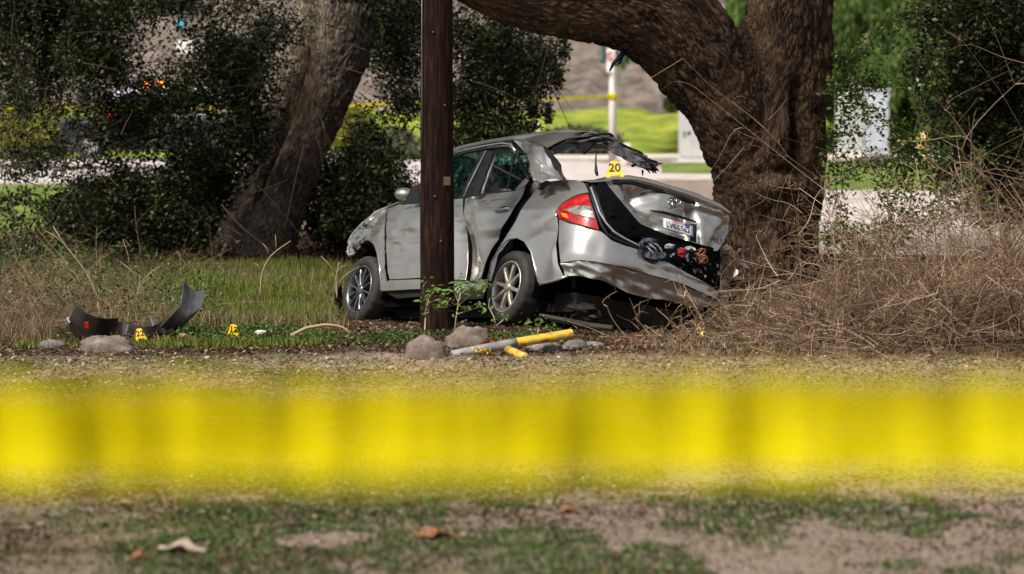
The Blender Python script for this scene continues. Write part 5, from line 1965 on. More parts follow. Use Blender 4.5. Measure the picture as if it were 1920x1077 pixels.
# far side of the body: mirror images of the near panels
mid = -.85
for nm in ('front_fender', 'front_door', 'rear_door', 'quarter_panel', 'quarter_corner', 'quarter_lower', 'sill', 'fender_rear_panel', 'nose_panel'):
    src = [c for c in car.children if c.name == nm or c.name.startswith(nm + '.')]
    if not src: continue
    src = src[0]
    me = src.data.copy()
    N = len(me.vertices)
    co = np.zeros(N * 3)
    me.vertices.foreach_get('co', co)
    d = co.reshape(-1, 3) - CR
    loc = np.stack([d @ CFd, 2 * mid - d @ CL, d @ CU], 1)
    loc[:, 1] = np.minimum(loc[:, 1], -1.5)
    nc = CR + loc[:, :1] * CFd + loc[:, 1:2] * CL + loc[:, 2:3] * CU
    me.vertices.foreach_set('co', nc.ravel())
    me.flip_normals()
    me.update()
    o = obj(nm, me, None, car)
    solid(o, .006)
q = MB()
for pl in ([(.45, -1.42, 1.12), (.1, -1.50, .86), (-.12, -1.56, .62)], [(1.22, -1.44, 1.08), (1.30, -1.62, .60)]):
    q.tube([W(*p) for p in pl], .03, 7)
q.build('far_pillar', PA, car, True)


# wheels
def wheel(x, y, kind, ctr=None, WS=1.07):
    c = W(x, y, 0) if ctr is None else np.array(ctr)
    wr = empty('wheel', c, None, None)
    wr.parent = car
    wr.matrix_parent_inverse = parent_matrix(car).inverted()
    cam_ = RAD(4)
    outw = (CL * math.cos(cam_) + CU * math.sin(cam_)) if y > -.8 else -CL
    A = CFd
    B = np.cross(CFd, outw) if y > -.8 else CU
    prof = [(.200, -.030), (.205, -.010), (.222, -.002), (.245, .0), (.268, -.006), (.284, -.020), (.291, -.036), (.2945, -.06), (.295, -.0875), (.2945, -.115), (.291, -.139), (.284, -.155), (.268, -.169), (.222, -.173), (.200, -.145)]
    n = 72
    V, F = [], []
    for i in range(n):
        a = 2 * math.pi * i / n
        for k, (r, yy) in enumerate(prof):
            r, yy = r * WS, yy * 1.12
            rr = r - (.005 if (5 <= k <= 11 and i % 3 == 0) else 0) - (.004 if k in (7, 9) else 0)
            V.append(c + outw * yy + (A * math.cos(a) + B * math.sin(a)) * rr)
    m_ = len(prof)
    F = [(i * m_ + k, i * m_ + k + 1, ((i + 1) % n) * m_ + k + 1, ((i + 1) % n) * m_ + k) for i in range(n) for k in range(m_ - 1)]
    obj('tyre', mesh('tyre', V, F), M['tyre'], wr)
    mt = M['alloy'] if kind == 'alloy' else M['dark_alloy']
    prof2 = [(.203, -.028), (.206, -.012), (.200, -.006), (.190, -.010), (.184, -.028), (.176, -.06), (.172, -.12), (.174, -.15)]
    V = []
    for i in range(n):
        a = 2 * math.pi * i / n
        for r, yy in prof2:
            V.append(c + outw * yy + (A * math.cos(a) + B * math.sin(a)) * r * WS)
    m_ = len(prof2)
    F = [(i * m_ + k, i * m_ + k + 1, ((i + 1) % n) * m_ + k + 1, ((i + 1) % n) * m_ + k) for i in range(n) for k in range(m_ - 1)]
    rim_ = obj('rim', mesh('rim', V, F), mt, wr)
    ns = 8 if kind == 'alloy' else 12
    for s in range(ns):
        a = 2 * math.pi * s / ns + .2
        er = A * math.cos(a) + B * math.sin(a)
        et = -A * math.sin(a) + B * math.cos(a)
        w0, w1 = (.026, .019) if kind == 'alloy' else (.013, .010)
        q = MB()
        st0 = []
        for (r, hw, yo, yi) in ((.030, w0 * .8, -.022, -.055), (.085, w0 * .62, -.016, -.050), (.14, w1 * .75, -.013, -.045), (.19, w1, -.016, -.045)):
            st0 += [c + er * r + et * hw + outw * (yo - .006), c + er * r + et * hw * .5 + outw * yo, c + er * r - et * hw * .5 + outw * yo, c + er * r - et * hw + outw * (yo - .006), c + er * r - et * hw + outw * yi, c + er * r + et * hw + outw * yi]
        Fq = []
        for k in range(3):
            for j in range(6):
                Fq.append((k * 6 + j, k * 6 + (j + 1) % 6, (k + 1) * 6 + (j + 1) % 6, (k + 1) * 6 + j))
        q.add(st0, Fq)
        q.build('spoke', mt, wr)
    q = MB()
    q.tube([c + outw * -.055, c + outw * -.022, c + outw * -.010, c + outw * -.006], [.05, .048, .036, .018], 20)
    q.build('hub', mt, wr, True)
    for s in range(5):
        a = 2 * math.pi * s / 5
        er = A * math.cos(a) + B * math.sin(a)
        q = MB()
        q.tube([c + er * .038 + outw * -.03, c + er * .038 + outw * -.010], .007, 6)
        q.build('lug_nut', M['steel'] if kind == 'alloy' else M['clear_plastic'], wr)
    q = MB()
    q.tube([c + outw * -.10, c + outw * -.07], .14, 24)
    q.build('brake_disc', M['cavity'], wr, True)
    # dark wheel housing
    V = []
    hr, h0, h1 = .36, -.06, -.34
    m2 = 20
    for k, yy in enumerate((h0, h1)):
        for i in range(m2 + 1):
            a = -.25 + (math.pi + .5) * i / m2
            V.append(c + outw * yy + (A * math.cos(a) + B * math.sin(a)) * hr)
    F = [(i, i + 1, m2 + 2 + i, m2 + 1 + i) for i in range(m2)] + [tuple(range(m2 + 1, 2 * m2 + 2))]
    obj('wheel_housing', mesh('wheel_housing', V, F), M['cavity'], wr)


wheel(0, 0, 'alloy', at(947, 537, 24.98))
wheel(2.55, 0, 'dark', at(671, 542, 27.1))
wheel(0, -1.70, 'alloy')
wheel(2.55, -1.70, 'dark')
# marker 20 standing on the lid
mp_ = lid_surf(1160, 331) + CFd * .06
mk = marker(mp_, .150, .128, '20', 'yellow evidence marker 20 standing on top of the car trunk lid', .0, .02)
# long dark trim lying on the ground under the rear
q = MB()
q.tube([at(1012, 592, 24.3), at(1060, 602, 24.2), at(1110, 612, 24.0), at(1150, 617, 23.9)], [.02, .028, .03, .03], 6)
tag(q.build('fallen_trim', M['underbody'], None), 'long dark trim strip lying on the ground under the car rear', 'car trim')

# ------------------------------------------------------------------ far street things
YS = 88.0
sg = empty('signal_pole', at(1149, 308, YS), 'white traffic signal pole with a red and white sign and yellow tape tied round it', 'signal pole')
q = MB()
q.tube([at(1149, 309, YS), at(1149, 180, YS), at(1149, 20, YS)], [.118, .112, .10], 16)
q.build('shaft', M['white_steel'], sg, True)
q = MB()
q.tube([at(1149, 311, YS), at(1149, 303, YS)], [.21, .19], 16)
q.build('base_collar', M['concrete'], sg)
for (px, w_) in ((1131, .20), (1166, .22)):
    q = MB()
    q.box(at(px, 99, YS - .25), (w_, .22, .60))
    h = q.build('signal_head', M['signal_green'], sg, bevel=.04)
    q = MB()
    q.box(at(px - 3, 98, YS - .38), (.03, .03, .46))
    q.build('hood_edge', M['clear_plastic'], h)
q = MB()
q.box(at(1144, 113, YS - .42), (.20, .015, .68))
sgn = q.build('sign_plate', M['sign_white'], sg)
q = MB()
c = at(1144, 106, YS - .44)
q.tube([c + np.array([.085 * math.cos(t), 0, .14 * math.sin(t)]) for t in np.linspace(0, 6.283, 20)], .014, 6)
q.tube([c + np.array([-.06, -.003, .1]), c + np.array([.06, -.003, -.1])], .012, 6)
q.build('red_ring', M['sign_red'], sgn)
q = MB()
q.tube([c + np.array([0, -.0, .07]), c + np.array([-.01, 0, -.02]), c + np.array([-.03, 0, -.1])], .012, 6)
q.tube([c + np.array([0, -.0, 0]), c + np.array([.035, 0, -.1])], .010, 6)
q.build('walking_figure', M['ink'], sgn)
q = MB()
q.tube([at(1149, y, YS) for y in (176, 181, 188)], [.135, .14, .13], 14)
q.build('tape_wrap', M['tape'], sg, True)
q = MB()
q.tube([at(1149, 98, YS - .02), at(1131, 98, YS - .2)], .03, 6)
q.tube([at(1149, 98, YS - .02), at(1166, 98, YS - .2)], .03, 6)
q.build('bracket', M['signal_green'], sg)


def tape_strip(name, pts, hgt, mat, label, twist=.3, parent=None, seed=0, n=80):
    pts = rsm(pts, n)
    V = []
    for i, p in enumerate(pts):
        a = twist * math.sin(i * .4 + seed) + twist * .5 * math.sin(i * 1.1 + 2)
        d = np.array([0, math.sin(a), math.cos(a)]) * hgt / 2
        V += [p - d, p + d]
    F = [(2 * i, 2 * i + 2, 2 * i + 3, 2 * i + 1) for i in range(n - 1)]
    o = obj(name, mesh(name, V, F), mat, parent)
    return tag(o, label, 'tape')


tape_strip('barrier_tape', [at(1149, 181, YS - .16), at(1080, 184, 85), at(1000, 187, 82), at(860, 191, 78), at(700, 196, 74), at(640, 199, 72), at(470, 203, 68), at(340, 204, 66), at(206, 204, 64), at(100, 203, 62), at(-60, 203, 60)], .085, M['tape'],
           'thin yellow tape stretched from the signal pole across the far background')

# control cabinets
def cabinet(px0, px1, py0, py1, Y, mat, label, peak=False, yaw=.0):
    wm, hm = (px1 - px0) * Y / FPX, (py1 - py0) * Y / FPX
    c = at((px0 + px1) / 2, py1, Y)
    r = empty('control_cabinet', c, label, 'cabinet', 'roadside control cabinets')
    cy, sy = math.cos(yaw), math.sin(yaw)
    ex, eyv, ez = np.array([cy, sy, 0]), np.array([-sy, cy, 0]), np.array([0, 0, 1.0])
    dpt = wm * .75
    cc = c + ez * hm / 2 + eyv * dpt / 2
    q = MB()
    q.box(cc, (wm, dpt, hm * .96), (ex, eyv, ez))
    q.build('housing', mat, r, bevel=.02)
    q = MB()
    if peak:
        a = cc + ez * hm * .48
        pr = [(-wm / 2 - .03, -.0), (-wm * .05, .13), (wm * .1, .13), (wm / 2 + .03, -.02)]
        V = [a + ex * x + ez * z + eyv * s * (dpt / 2 + .03) for s in (-1, 1) for x, z in pr]
        q.add(V, [(0, 1, 2, 3), (7, 6, 5, 4), (0, 4, 5, 1), (1, 5, 6, 2), (2, 6, 7, 3), (3, 7, 4, 0)])
    else:
        q.box(cc + ez * (hm * .48 + .03), (wm + .07, dpt + .07, .06), (ex, eyv, ez))
    q.build('lid', mat, r, bevel=.01)
    q = MB()
    q.box(c + ez * (-.02), (wm + .25, dpt + .5, .14), (ex, eyv, ez))
    q.build('concrete_pad', M['concrete'], r, bevel=.02)
    q = MB()
    q.box(cc - eyv * (dpt / 2 + .012) - ez * hm * .02 - ex * wm * .0, (wm * .86, .024, hm * .76), (ex, eyv, ez))
    d = q.build('door', mat, r, bevel=.012)
    q = MB()
    q.box(cc - eyv * (dpt / 2 + .04) - ex * wm * .34 - ez * .02, (.05, .04, .16), (ex, eyv, ez))
    q.build('handle', M['steel'], d)
    q = MB()
    q.box(cc - eyv * (dpt / 2 + .03) - ex * wm * .22 + ez * hm * .0, (.09, .02, .09), (ex, eyv, ez))
    q.build('lock', M['ink'], d)
    for k in (-.3, .3):
        q = MB()
        q.box(cc - eyv * (dpt / 2 + .03) + ex * wm * .42 + ez * hm * k, (.04, .03, .14), (ex, eyv, ez))
        q.build('hinge', M['steel'], d)
    return r


cabinet(1271, 1345, 194, 306, 88, M['cab_grey'], 'light grey control cabinet partly hidden by the left side of the oak trunk', yaw=-.25)
cabinet(1566, 1622, 162, 291, 87, M['cab_grey'], 'grey-white control cabinet just right of the oak trunk, with a peaked top', True, -.1)
cabinet(1618, 1668, 168, 293, 89, M['cab_white'], 'bright bluish-white cabinet, rightmost behind the leaf sprays', False, .1)
# small white marker posts, yellow guard post and hydrant
q = MB()
q.box(at(1008, 262, 91), (.10, .06, 1.0))
tag(q.build('marker_post', M['white_steel'], None, bevel=.01), 'slim pale post on the grass left of the signal pole', 'post')
q = MB()
q.box(at(1172, 292, 84), (.20, .12, .70), (np.array([.98, 0, -.2]), np.array([0, 1, 0]), np.array([.2, 0, .98])))
tag(q.build('marker_post', M['white_steel'], None, bevel=.02), 'short leaning white post right of the signal pole', 'post')
hy = empty('fire_hydrant', at(1731, 312, 78), 'pale yellow fire hydrant glimpsed between branches right of the cabinets', 'hydrant')
q = MB()
c = at(1731, 312, 78)
z = np.array([0, 0, 1.0])
q.tube([c, c + z * .08, c + z * .1, c + z * .62, c + z * .66, c + z * .78, c + z * .88], [.18, .18, .12, .12, .17, .14, .03], 14)
q.build('barrel', M['hydrant'], hy, True)
for dx in (-1, 1):
    q = MB()
    q.tube([c + z * .48 + np.array([dx * .08, 0, 0]), c + z * .48 + np.array([dx * .24, 0, 0])], .06, 10)
    q.build('outlet', M['hydrant'], hy)
q = MB()
q.tube([gp(1893, 372) , gp(1893, 372) + z * .8], .07, 10)
# emergency pickup behind the left foliage
tv = empty('utility_truck', at(290, 296, 78), 'dark emergency truck with lit amber roof beacons behind the left foliage', 'truck')
Yt = 78.0
def tb(px0, px1, py0, py1, y0, y1, name, mat, par, bev=.05):
    q = MB()
    a, b2 = at(px0, py1, Yt), at(px1, py0, Yt)
    q.box(((a[0] + b2[0]) / 2, Yt + (y0 + y1) / 2, (a[2] + b2[2]) / 2), (b2[0] - a[0], y1 - y0, b2[2] - a[2]))
    return q.build(name, mat, par, bevel=bev)
tb(110, 470, 222, 276, 0, 1.9, 'body', M['truck_dark'], tv, .12)
tb(104, 472, 262, 282, -.04, 1.94, 'bumper', M['truck_dark'], tv)
cabn = tb(205, 390, 166, 226, .1, 1.8, 'cab', M['truck_white'], tv, .15)
tb(222, 290, 176, 214, .06, .12, 'window', M['glass_dark'], cabn, .01)
tb(300, 372, 176, 214, .06, .12, 'window', M['glass_dark'], cabn, .01)
for px in (268, 294):
    q = MB()
    cb = at(px, 160, Yt)
    q.tube([cb + np.array([0, .8, -.06]), cb + np.array([0, .8, .05]), cb + np.array([0, .8, .09])], [.13, .12, .05], 12)
    q.build('beacon', M['amber_on'], tv, True)
tb(196, 216, 212, 222, -.06, 0, 'red_lamp', M['red_on'], tv, .01)
tb(206, 222, 203, 208, -.06, .1, 'red_lamp', M['red_on'], tv, .01)
for px in (170, 400):
    q = MB()
    cb = at(px, 274, Yt)
    q.tube([cb + np.array([0, -.06, 0]), cb + np.array([0, .2, 0])], .36, 22)
    wh = q.build('wheel', M['tyre'], tv)
    q = MB()
    q.tube([cb + np.array([0, -.08, 0]), cb + np.array([0, -.05, 0])], .2, 16)
    q.build('rim', M['alloy'], wh)
st_ = empty('street_sign', at(338, 120, 100), 'small cyan and white roadside sign seen through a gap in the upper left leaves', 'sign')
q = MB()
q.tube([at(340, 300, 100), at(340, 40, 100)], .06, 8)
q.build('post', M['steel'], st_)
q = MB()
q.box(at(337, 46, 99.8), (.28, .04, .2))
q.build('sign_plate', M['sign_cyan'], st_)
q = MB()
q.box(at(345, 88, 99.8), (.5, .04, .42))
q.build('sign_plate', M['sign_white'], st_)

# ------------------------------------------------------------------ strip: litter, weeds, grass
def gz1(x, y): return gz(x, y)


def scatter(n, pxr, Yr, rng, maskf=None):
    """ground points within the view wedge, uniform over the ground"""
    out = []
    need = n
    while need > 0:
        m = need * 2 + 100
        Y = np.sqrt(rng.uniform(Yr[0] ** 2, Yr[1] ** 2, m))
        px = rng.uniform(pxr[0], pxr[1], m)
        x = (px - 960) / FPX * Y
        keep = np.ones(m, bool) if maskf is None else maskf(px, Y, x) > rng.uniform(0, 1, m)
        p = np.stack([x, Y], 1)[keep][:need]
        out.append(p)
        need -= len(p)
        if len(p) == 0: break
    p = np.concatenate(out)
    z = gz1(p[:, 0], p[:, 1])
    return np.column_stack([p, z])


R3 = np.random.default_rng(33)
P = scatter(16000, (-120, 800), (31.5, 42), R3)
V, F = leaf_arr(P + np.array([0, 0, .015]), R3.uniform(.04, .09, len(P)), .6, .6, rng=R3)
tag(obj('far_litter', mesh('far_litter', V, F, False), M['litter']), kind='stuff')
P = scatter(20000, (-120, 1500), (21.35, 24.6), R3, lambda px, Y, x: np.clip((Y - 21.5 - .8 * fbm(np.stack([x, Y, 0 * x], 1) * 1.5, 2, 3)) * 2, 0, 1))
V, F = leaf_arr(P + np.array([0, 0, .010]), R3.uniform(.012, .04, len(P)), 1.1, .6, rng=R3)
tag(obj('edge_litter', mesh('edge_litter', V, F, False), M['litter']), kind='stuff')
P = scatter(48000, (-120, 2040), (22.0, 33), R3)
V, F = leaf_arr(P + np.array([0, 0, .008]), R3.uniform(.015, .05, len(P)), 1.6, .6, rng=R3)
V[:, 2] = np.maximum(V[:, 2], -.4)
tag(obj('leaf_litter', mesh('leaf_litter', V, F, False), M['litter']), kind='stuff')


def pn(p, s, seed): return fbm(p * s, 3, seed)


def green_mask(px, Y, x):
    n = fbm(np.stack([x, Y, 0 * x], 1) * .9, 3, 14)
    a = np.clip((n - .36) * 6, .12, 1) * np.exp(-((px - 500) / 165) ** 2) * (Y > 26) * (Y < 32.5) * 1.1 * np.maximum(np.clip((Y - 28.0) / 1.2, 0, 1), np.clip((640 - px + 160 * (n - .5)) / 90, 0, 1))
    b_ = ((px < 600) & (Y > 24) & (Y < 27)) * np.clip((n - .5) * 5, 0, .5)
    return np.clip(a * np.clip((n - .28) * 4, .0, 1) + b_, 0, 1)


P = scatter(20000, (150, 760), (25.0, 33.0), R3, green_mask)
V, F = blade_arr(P, R3.uniform(.06, .22, len(P)) * (.6 + .8 * fbm(P * 1.3, 2, 91)), .0045, .6, R3)
tag(obj('tall_grass', mesh('tall_grass', V, F), M['grass']), kind='stuff')
P = scatter(12000, (-60, 1150), (22.6, 27.5), R3, lambda px, Y, x: np.clip((fbm(np.stack([x, Y, 0 * x], 1) * 1.1, 3, 19) - .50) * 8, 0, 1) * np.clip((640 - px) / 160, 0, 1) + .05 * (px < 600))
V, F = blade_arr(P, R3.uniform(.03, .10, len(P)), .004, .7, R3)
tag(obj('short_grass', mesh('short_grass', V, F), M['grass']), kind='stuff')
# low leafy weeds
P = scatter(7500, (330, 1130), (22.8, 26.5), R3, lambda px, Y, x: np.maximum(np.clip((np.abs(px - 665) - 45) / 60, 0, 1), np.clip((24.6 - Y) / 1.2, 0, 1)) * np.clip((fbm(np.stack([x, Y, 0 * x], 1) * 1.7, 3, 23) - .54) * 12, 0, 1))
P[:, 2] += R3.uniform(0, .08, len(P))
V, F = leaf_arr(P, R3.uniform(.02, .045, len(P)), .8, .6, rng=R3)
tag(obj('low_weeds', mesh('low_weeds', V, F, False), M['low_weed']), kind='stuff')
P = scatter(12000, (-120, 420), (25, 34), R3, lambda px, Y, x: np.clip((fbm(np.stack([x, Y, 0 * x], 1) * 1.5, 3, 29) - .42) * 7, 0, 1))
P[:, 2] += R3.uniform(0, .45, len(P)) * R3.uniform(0, 1, len(P))
V, F = leaf_arr(P, R3.uniform(.02, .05, len(P)), .5, .6, rng=R3)
tag(obj('left_weeds', mesh('left_weeds', V, F, False), M['low_weed']), kind='stuff')
# dry grass and dry stalks, thickest at far left
P = scatter(17000, (-120, 700), (23.2, 33), R3, lambda px, Y, x: ((px < 100) | (Y > 24.7)) * ((px < 600) | (Y > 28.3)) * np.clip(1.1 - (px + 60) / 330, 0.22, 1) * np.clip((fbm(np.stack([x, Y, 0 * x], 1) * 1.2, 3, 31) - .3) * 4, 0, 1))
V, F = blade_arr(P, R3.uniform(.05, .24, len(P)), .0032, 1.0, R3)
tag(obj('dry_grass', mesh('dry_grass', V, F), M['dry_grass']), kind='stuff')


def tangle(roots, n1, L1, r1, rng, spread=1.0, n2=7, n3=3, up=.8, curl=.7, K=8):
    """dry branching twigs grown from root points"""
    def grow(s, d, L, r, m, K):
        t = np.linspace(0, 1, K)[None, :, None]
        bend = rng.normal(size=(m, 1, 3)) * curl
        bend2 = rng.normal(size=(m, 1, 3)) * curl * .5
        P = s[:, None] + d[:, None] * L[:, None, None] * t + (bend * t * t + bend2 * np.sin(t * 5) * .25) * L[:, None, None]
        # arching: sag with length
        P[:, :, 2] -= (t[:, :, 0] ** 2) * L[:, None] * .38
        R = r[:, None] * np.linspace(1, .35, K)[None]
        return P, R
    s = roots[rng.integers(0, len(roots), n1)]
    d = rng.normal(size=(n1, 3)) * spread
    d[:, 2] = np.abs(d[:, 2]) * .6 + up
    d /= np.linalg.norm(d, axis=1, keepdims=True)
    L = L1 * rng.uniform(.55, 1.05, n1)
    P1, R1 = grow(s, d, L, r1 * rng.uniform(.6, 1.2, n1), n1, K)
    out = [(P1, R1)]
    prev, Lp, rp = P1, L, r1
    for nn, ls, rs_ in ((n2, .6, .62), (n3, .5, .62)):
        m = len(prev) * nn
        idx = np.repeat(np.arange(len(prev)), nn)
        k = rng.integers(1, K, m)
        s = prev[idx, k]
        dd_ = prev[idx, k] - prev[idx, k - 1]
        dd_ /= np.linalg.norm(dd_, axis=1, keepdims=True) + 1e-6
        d = dd_ * .8 + rng.normal(size=(m, 3)) * .6
        d /= np.linalg.norm(d, axis=1, keepdims=True)
        L = Lp[idx] * ls * rng.uniform(.5, 1.3, m)
        P_, R_ = grow(s, d, L, rp * rs_ * rng.uniform(.7, 1.2, m), m, K)
        out.append((P_, R_))
        prev, Lp, rp = P_, L, rp * rs_
    return out


def tangle_obj(name_r, label, px, Y, rad, h, n1, seed, cat='dry shrub', mat='twig', n2=7, n3=3, r1=.0055, spread=1.0, up=.8, grp='dry leafless shrubs', py_r=0.7):
    rng = np.random.default_rng(seed)
    c = gpt(px, Y)
    r = empty(name_r, c, label, cat, grp)
    a = rng.uniform(0, 6.283, 24)
    q_ = np.sqrt(rng.uniform(0, 1, 24)) * rad
    roots = np.stack([c[0] + np.cos(a) * q_, c[1] + np.sin(a) * q_ * py_r, np.full(24, c[2] - .02)], 1)
    lv = tangle(roots, n1, h, r1, rng, spread, n2, n3, up)
    for (P_, R_), nm, sides in zip(lv, ('stems', 'branches', 'twigs'), (5, 3, 3)):
        P_ = P_.copy()
        low = P_[:, :, 2] < c[2] + .01
        P_[:, :, 2] = np.where(low, c[2] + .01 + np.abs(P_[:, :, 2] - c[2]) * .25, P_[:, :, 2])
        P_[:, :, 1] = np.maximum(P_[:, :, 1], 21.45)
        near = (np.abs(P_[:, :, 0] - X(1311, 22.4)) < .19) & (P_[:, :, 1] < 22.9) & (P_[:, :, 2] < .35)
        P_[:, :, 1] = np.where(near, 22.95, P_[:, :, 1])
        V, F = tube_arr(P_, R_, sides)
        o = obj(nm, mesh(nm, V, F), M[mat], r)
        if nm != 'stems': tag(o, kind='stuff')
    return r


tangle_obj('dry_shrub', 'sprawling dry twigs right under the crushed rear bumper, around the leaning marker', 1275, 23.2, .42, .30, 42, 301, spread=1.4, up=.2, n2=5, n3=2, r1=.0095)
tangle_obj('dry_shrub', 'dry twigs in front of the torn right corner of the car', 1410, 23.6, .40, .35, 48, 302, up=.45, n2=5, n3=3, r1=.0095)
tangle_obj('dry_shrub', 'dense dry shrub in front of the oak trunk base', 1530, 23.1, .55, .38, 80, 303, n3=3, r1=.007)
tangle_obj('dry_shrub', 'dense dry shrub right of the oak trunk base, at the edge of the dirt', 1650, 22.7, .62, .66, 90, 304, n3=4, r1=.008)
tangle_obj('dry_shrub', 'dense dry shrub before the right frame edge, nearest the dirt', 1800, 22.6, .62, .72, 90, 305, n3=4, r1=.008)
tangle_obj('dry_shrub', 'dry shrub cut by the right frame edge, front row', 1935, 22.7, .6, .95, 90, 306, n3=4, r1=.008)
tangle_obj('dry_shrub', 'tall dry shrub rising below the leafy bush, back row at the right', 1915, 26.2, .75, 1.2, 120, 307, n3=4, spread=.7)
tangle_obj('dry_shrub', 'broad dry shrub behind the front row, below the hydrant', 1760, 26.4, .7, .74, 100, 308, n3=4)
tangle_obj('dry_shrub', 'dry shrub directly behind the front row, right of the trunk', 1610, 26.2, .55, .52, 80, 309, n3=3)
tangle_obj('dry_shrub', 'dry shrub against the left foot of the oak trunk', 1460, 26.6, .3, .26, 30, 310, r1=.005, spread=.8)
tangle_obj('dry_shrub', 'thin upright dry stems in the upper right, in front of the leafy bush', 1850, 28.6, .4, 1.05, 20, 311, n2=4, n3=2, spread=.3, up=1.3)
tangle_obj('dry_shrub', 'low brown dry bramble at the far left edge', 20, 24.8, .9, .55, 75, 320, r1=.004, mat='twig', grp='dry brambles on the left')
tangle_obj('dry_shrub', 'low brown dry bramble behind the left end of the torn bumper', 120, 27.5, .8, .42, 60, 321, r1=.004, mat='twig', grp='dry brambles on the left')
tangle_obj('dry_shrub', 'tangled brown bramble behind the torn bumper, in the litter', 290, 31.5, .9, .36, 50, 322, mat='twig', n3=2, r1=.004, grp='dry brambles on the left')
# fine fringe of dry stubble in front of the shrubs
P = scatter(15000, (1130, 2040), (21.5, 24.0), R3, lambda px, Y, x: np.clip((px - 1120) / 260, 0, 1) * np.clip((Y - 21.4 - .5 * fbm(np.stack([x, Y, 0 * x], 1) * 2, 2, 3)) * 2, 0, 1))
V, F = blade_arr(P, R3.uniform(.01, .13, len(P)) * R3.uniform(.3, 1, len(P)), .0026, 1.2, R3)
tag(obj('dry_stubble', mesh('dry_stubble', V, F), M['twig']), kind='stuff')
P = scatter(9000, (200, 660), (24.6, 32.5), R3, lambda px, Y, x: np.clip((fbm(np.stack([x, Y, 0 * x], 1) * 1.7, 3, 57) - .46) * 9, 0, 1) * np.clip((650 - px) / 60, 0, 1))
V, F = blade_arr(P, R3.uniform(.05, .22, len(P)), .004, 1.1, R3)
tag(obj('brown_weeds', mesh('brown_weeds', V, F), M['dry_grass']), kind='stuff')
# pale single stalks on the left
for (pl, Y, lab) in (([(190, 600), (178, 540), (155, 500), (118, 455), (100, 425)], 25.5, 'pale forked dry stalk leaning left behind the torn bumper'),
                     ([(487, 560), (490, 515), (500, 490), (512, 475), (545, 452)], 27.5, 'pale dry stalk in the green grass in front of the leaning trunk'),
                     ([(258, 560), (262, 530), (262, 516)], 27, 'short whitish stalk behind the black bumper end'),
                     ([(632, 560), (630, 520), (636, 492)], 27, 'thin straight dry stalk left of the front wheel')):
    q = MB()
    pts_ = rsm([at(a, b_, Y) for a, b_ in pl], 9)
    q.tube(pts_, list(np.linspace(.009, .004, 9)), 6)
    for k in (3, 5, 6):
        d = np.array([random.uniform(-.2, .25), 0, random.uniform(.05, .2)])
        q.tube([pts_[k], pts_[k] + d * .5 + np.array([0, 0, .02]), pts_[k] + d], [.005, .004, .002], 5)
    tag(q.build('dry_stalk', M['stalk'], None, True), lab, 'dry stalk')
# arched dead branches lying before the front wheel
for (pl, Y, lab) in (([(545, 630), (575, 615), (610, 609), (640, 612), (660, 628)], 23.2, 'arched brown branch lying on the weeds before the front wheel'),
                     ([(600, 672), (640, 660), (690, 664)], 22.2, 'dark flat branch on the litter left of the rounded boulder'),
                     ([(500, 662), (560, 668), (640, 672)], 22.3, 'thin branch lying in the brown litter below the white scrap')):
    q = MB()
    q.tube(rsm([at(a, b_, Y) for a, b_ in pl], 12), list(np.linspace(.016, .008, 12)), 7)
    tag(q.build('fallen_branch', M['twig_dark'] if 'dark' in lab else M['stalk'], None, True), lab, 'branch')

# sapling in front of the pole
def leaf_mesh():
    V = [(0, 0, 0), (.30, .22, .04), (.62, .20, .03), (1, 0, -.05), (.62, -.20, .03), (.30, -.22, .04), (.45, 0, 0)]
    return mesh('leaf', V, [(0, 1, 6), (1, 2, 6), (2, 3, 6), (3, 4, 6), (4, 5, 6), (5, 0, 6)], False)


def sapling(base_px, stems, Y, nleaf, label, seed, L=.055):
    sap = empty('sapling', gpt(base_px, Y), label, 'sapling')
    q = MB()
    nodes = []
    for pl in stems:
        pts_ = rsm([at(a, b_, Y + random.uniform(-.1, .1)) for a, b_ in pl], 10)
        q.tube(pts_, list(np.linspace(.007, .0025, 10)), 6)
        nodes += [pts_[k] for k in range(4, 10)]
    q.build('stem', M['stalk'], sap, True)
    me = leaf_mesh()
    me.materials.append(M['sapling_leaf'])
    rg = random.Random(seed)
    for i in range(nleaf):
        p = nodes[rg.randrange(len(nodes))] + np.array([rg.gauss(0, .03), rg.gauss(0, .03), rg.gauss(0.01, .025)])
        o = bpy.data.objects.new('leaf', me)
        C.objects.link(o)
        o.parent = sap
        o.matrix_parent_inverse = parent_matrix(sap).inverted()
        o.location = tuple(p)
        s = L * rg.uniform(.7, 1.25)
        o.scale = (s, s, s)
        o.rotation_euler = (rg.uniform(-.9, .9), rg.uniform(-.5, .8), rg.uniform(0, 6.28))
    return sap


sapling(830, [[(796, 628), (798, 590), (800, 570), (792, 540), (800, 528)], [(798, 585), (806, 555), (816, 545)], [(852, 628), (856, 590), (860, 566), (850, 545), (838, 552)], [(858, 575), (880, 555), (900, 540), (912, 535)],
              [(859, 570), (870, 545), (892, 532)], [(856, 590), (885, 580), (905, 575)], [(800, 570), (820, 562), (842, 566)], [(845, 560), (835, 575), (815, 578)], [(860, 566), (866, 540), (858, 528)]], 23.9, 190,
        'leafy green sapling growing in front of the base of the utility pole', 3)
sapling(925, [[(930, 620), (928, 598), (916, 575), (918, 560)], [(930, 612), (944, 600), (952, 590)]], 23.6, 14, 'small bare twig with few leaves in front of the near rear wheel', 5, .045)
sapling(1000, [[(990, 628), (992, 612), (985, 606)], [(1008, 628), (1010, 612), (1018, 602), (1014, 598)]], 23.6, 34, 'tiny bright green sprout beside the near rear wheel', 6, .045)

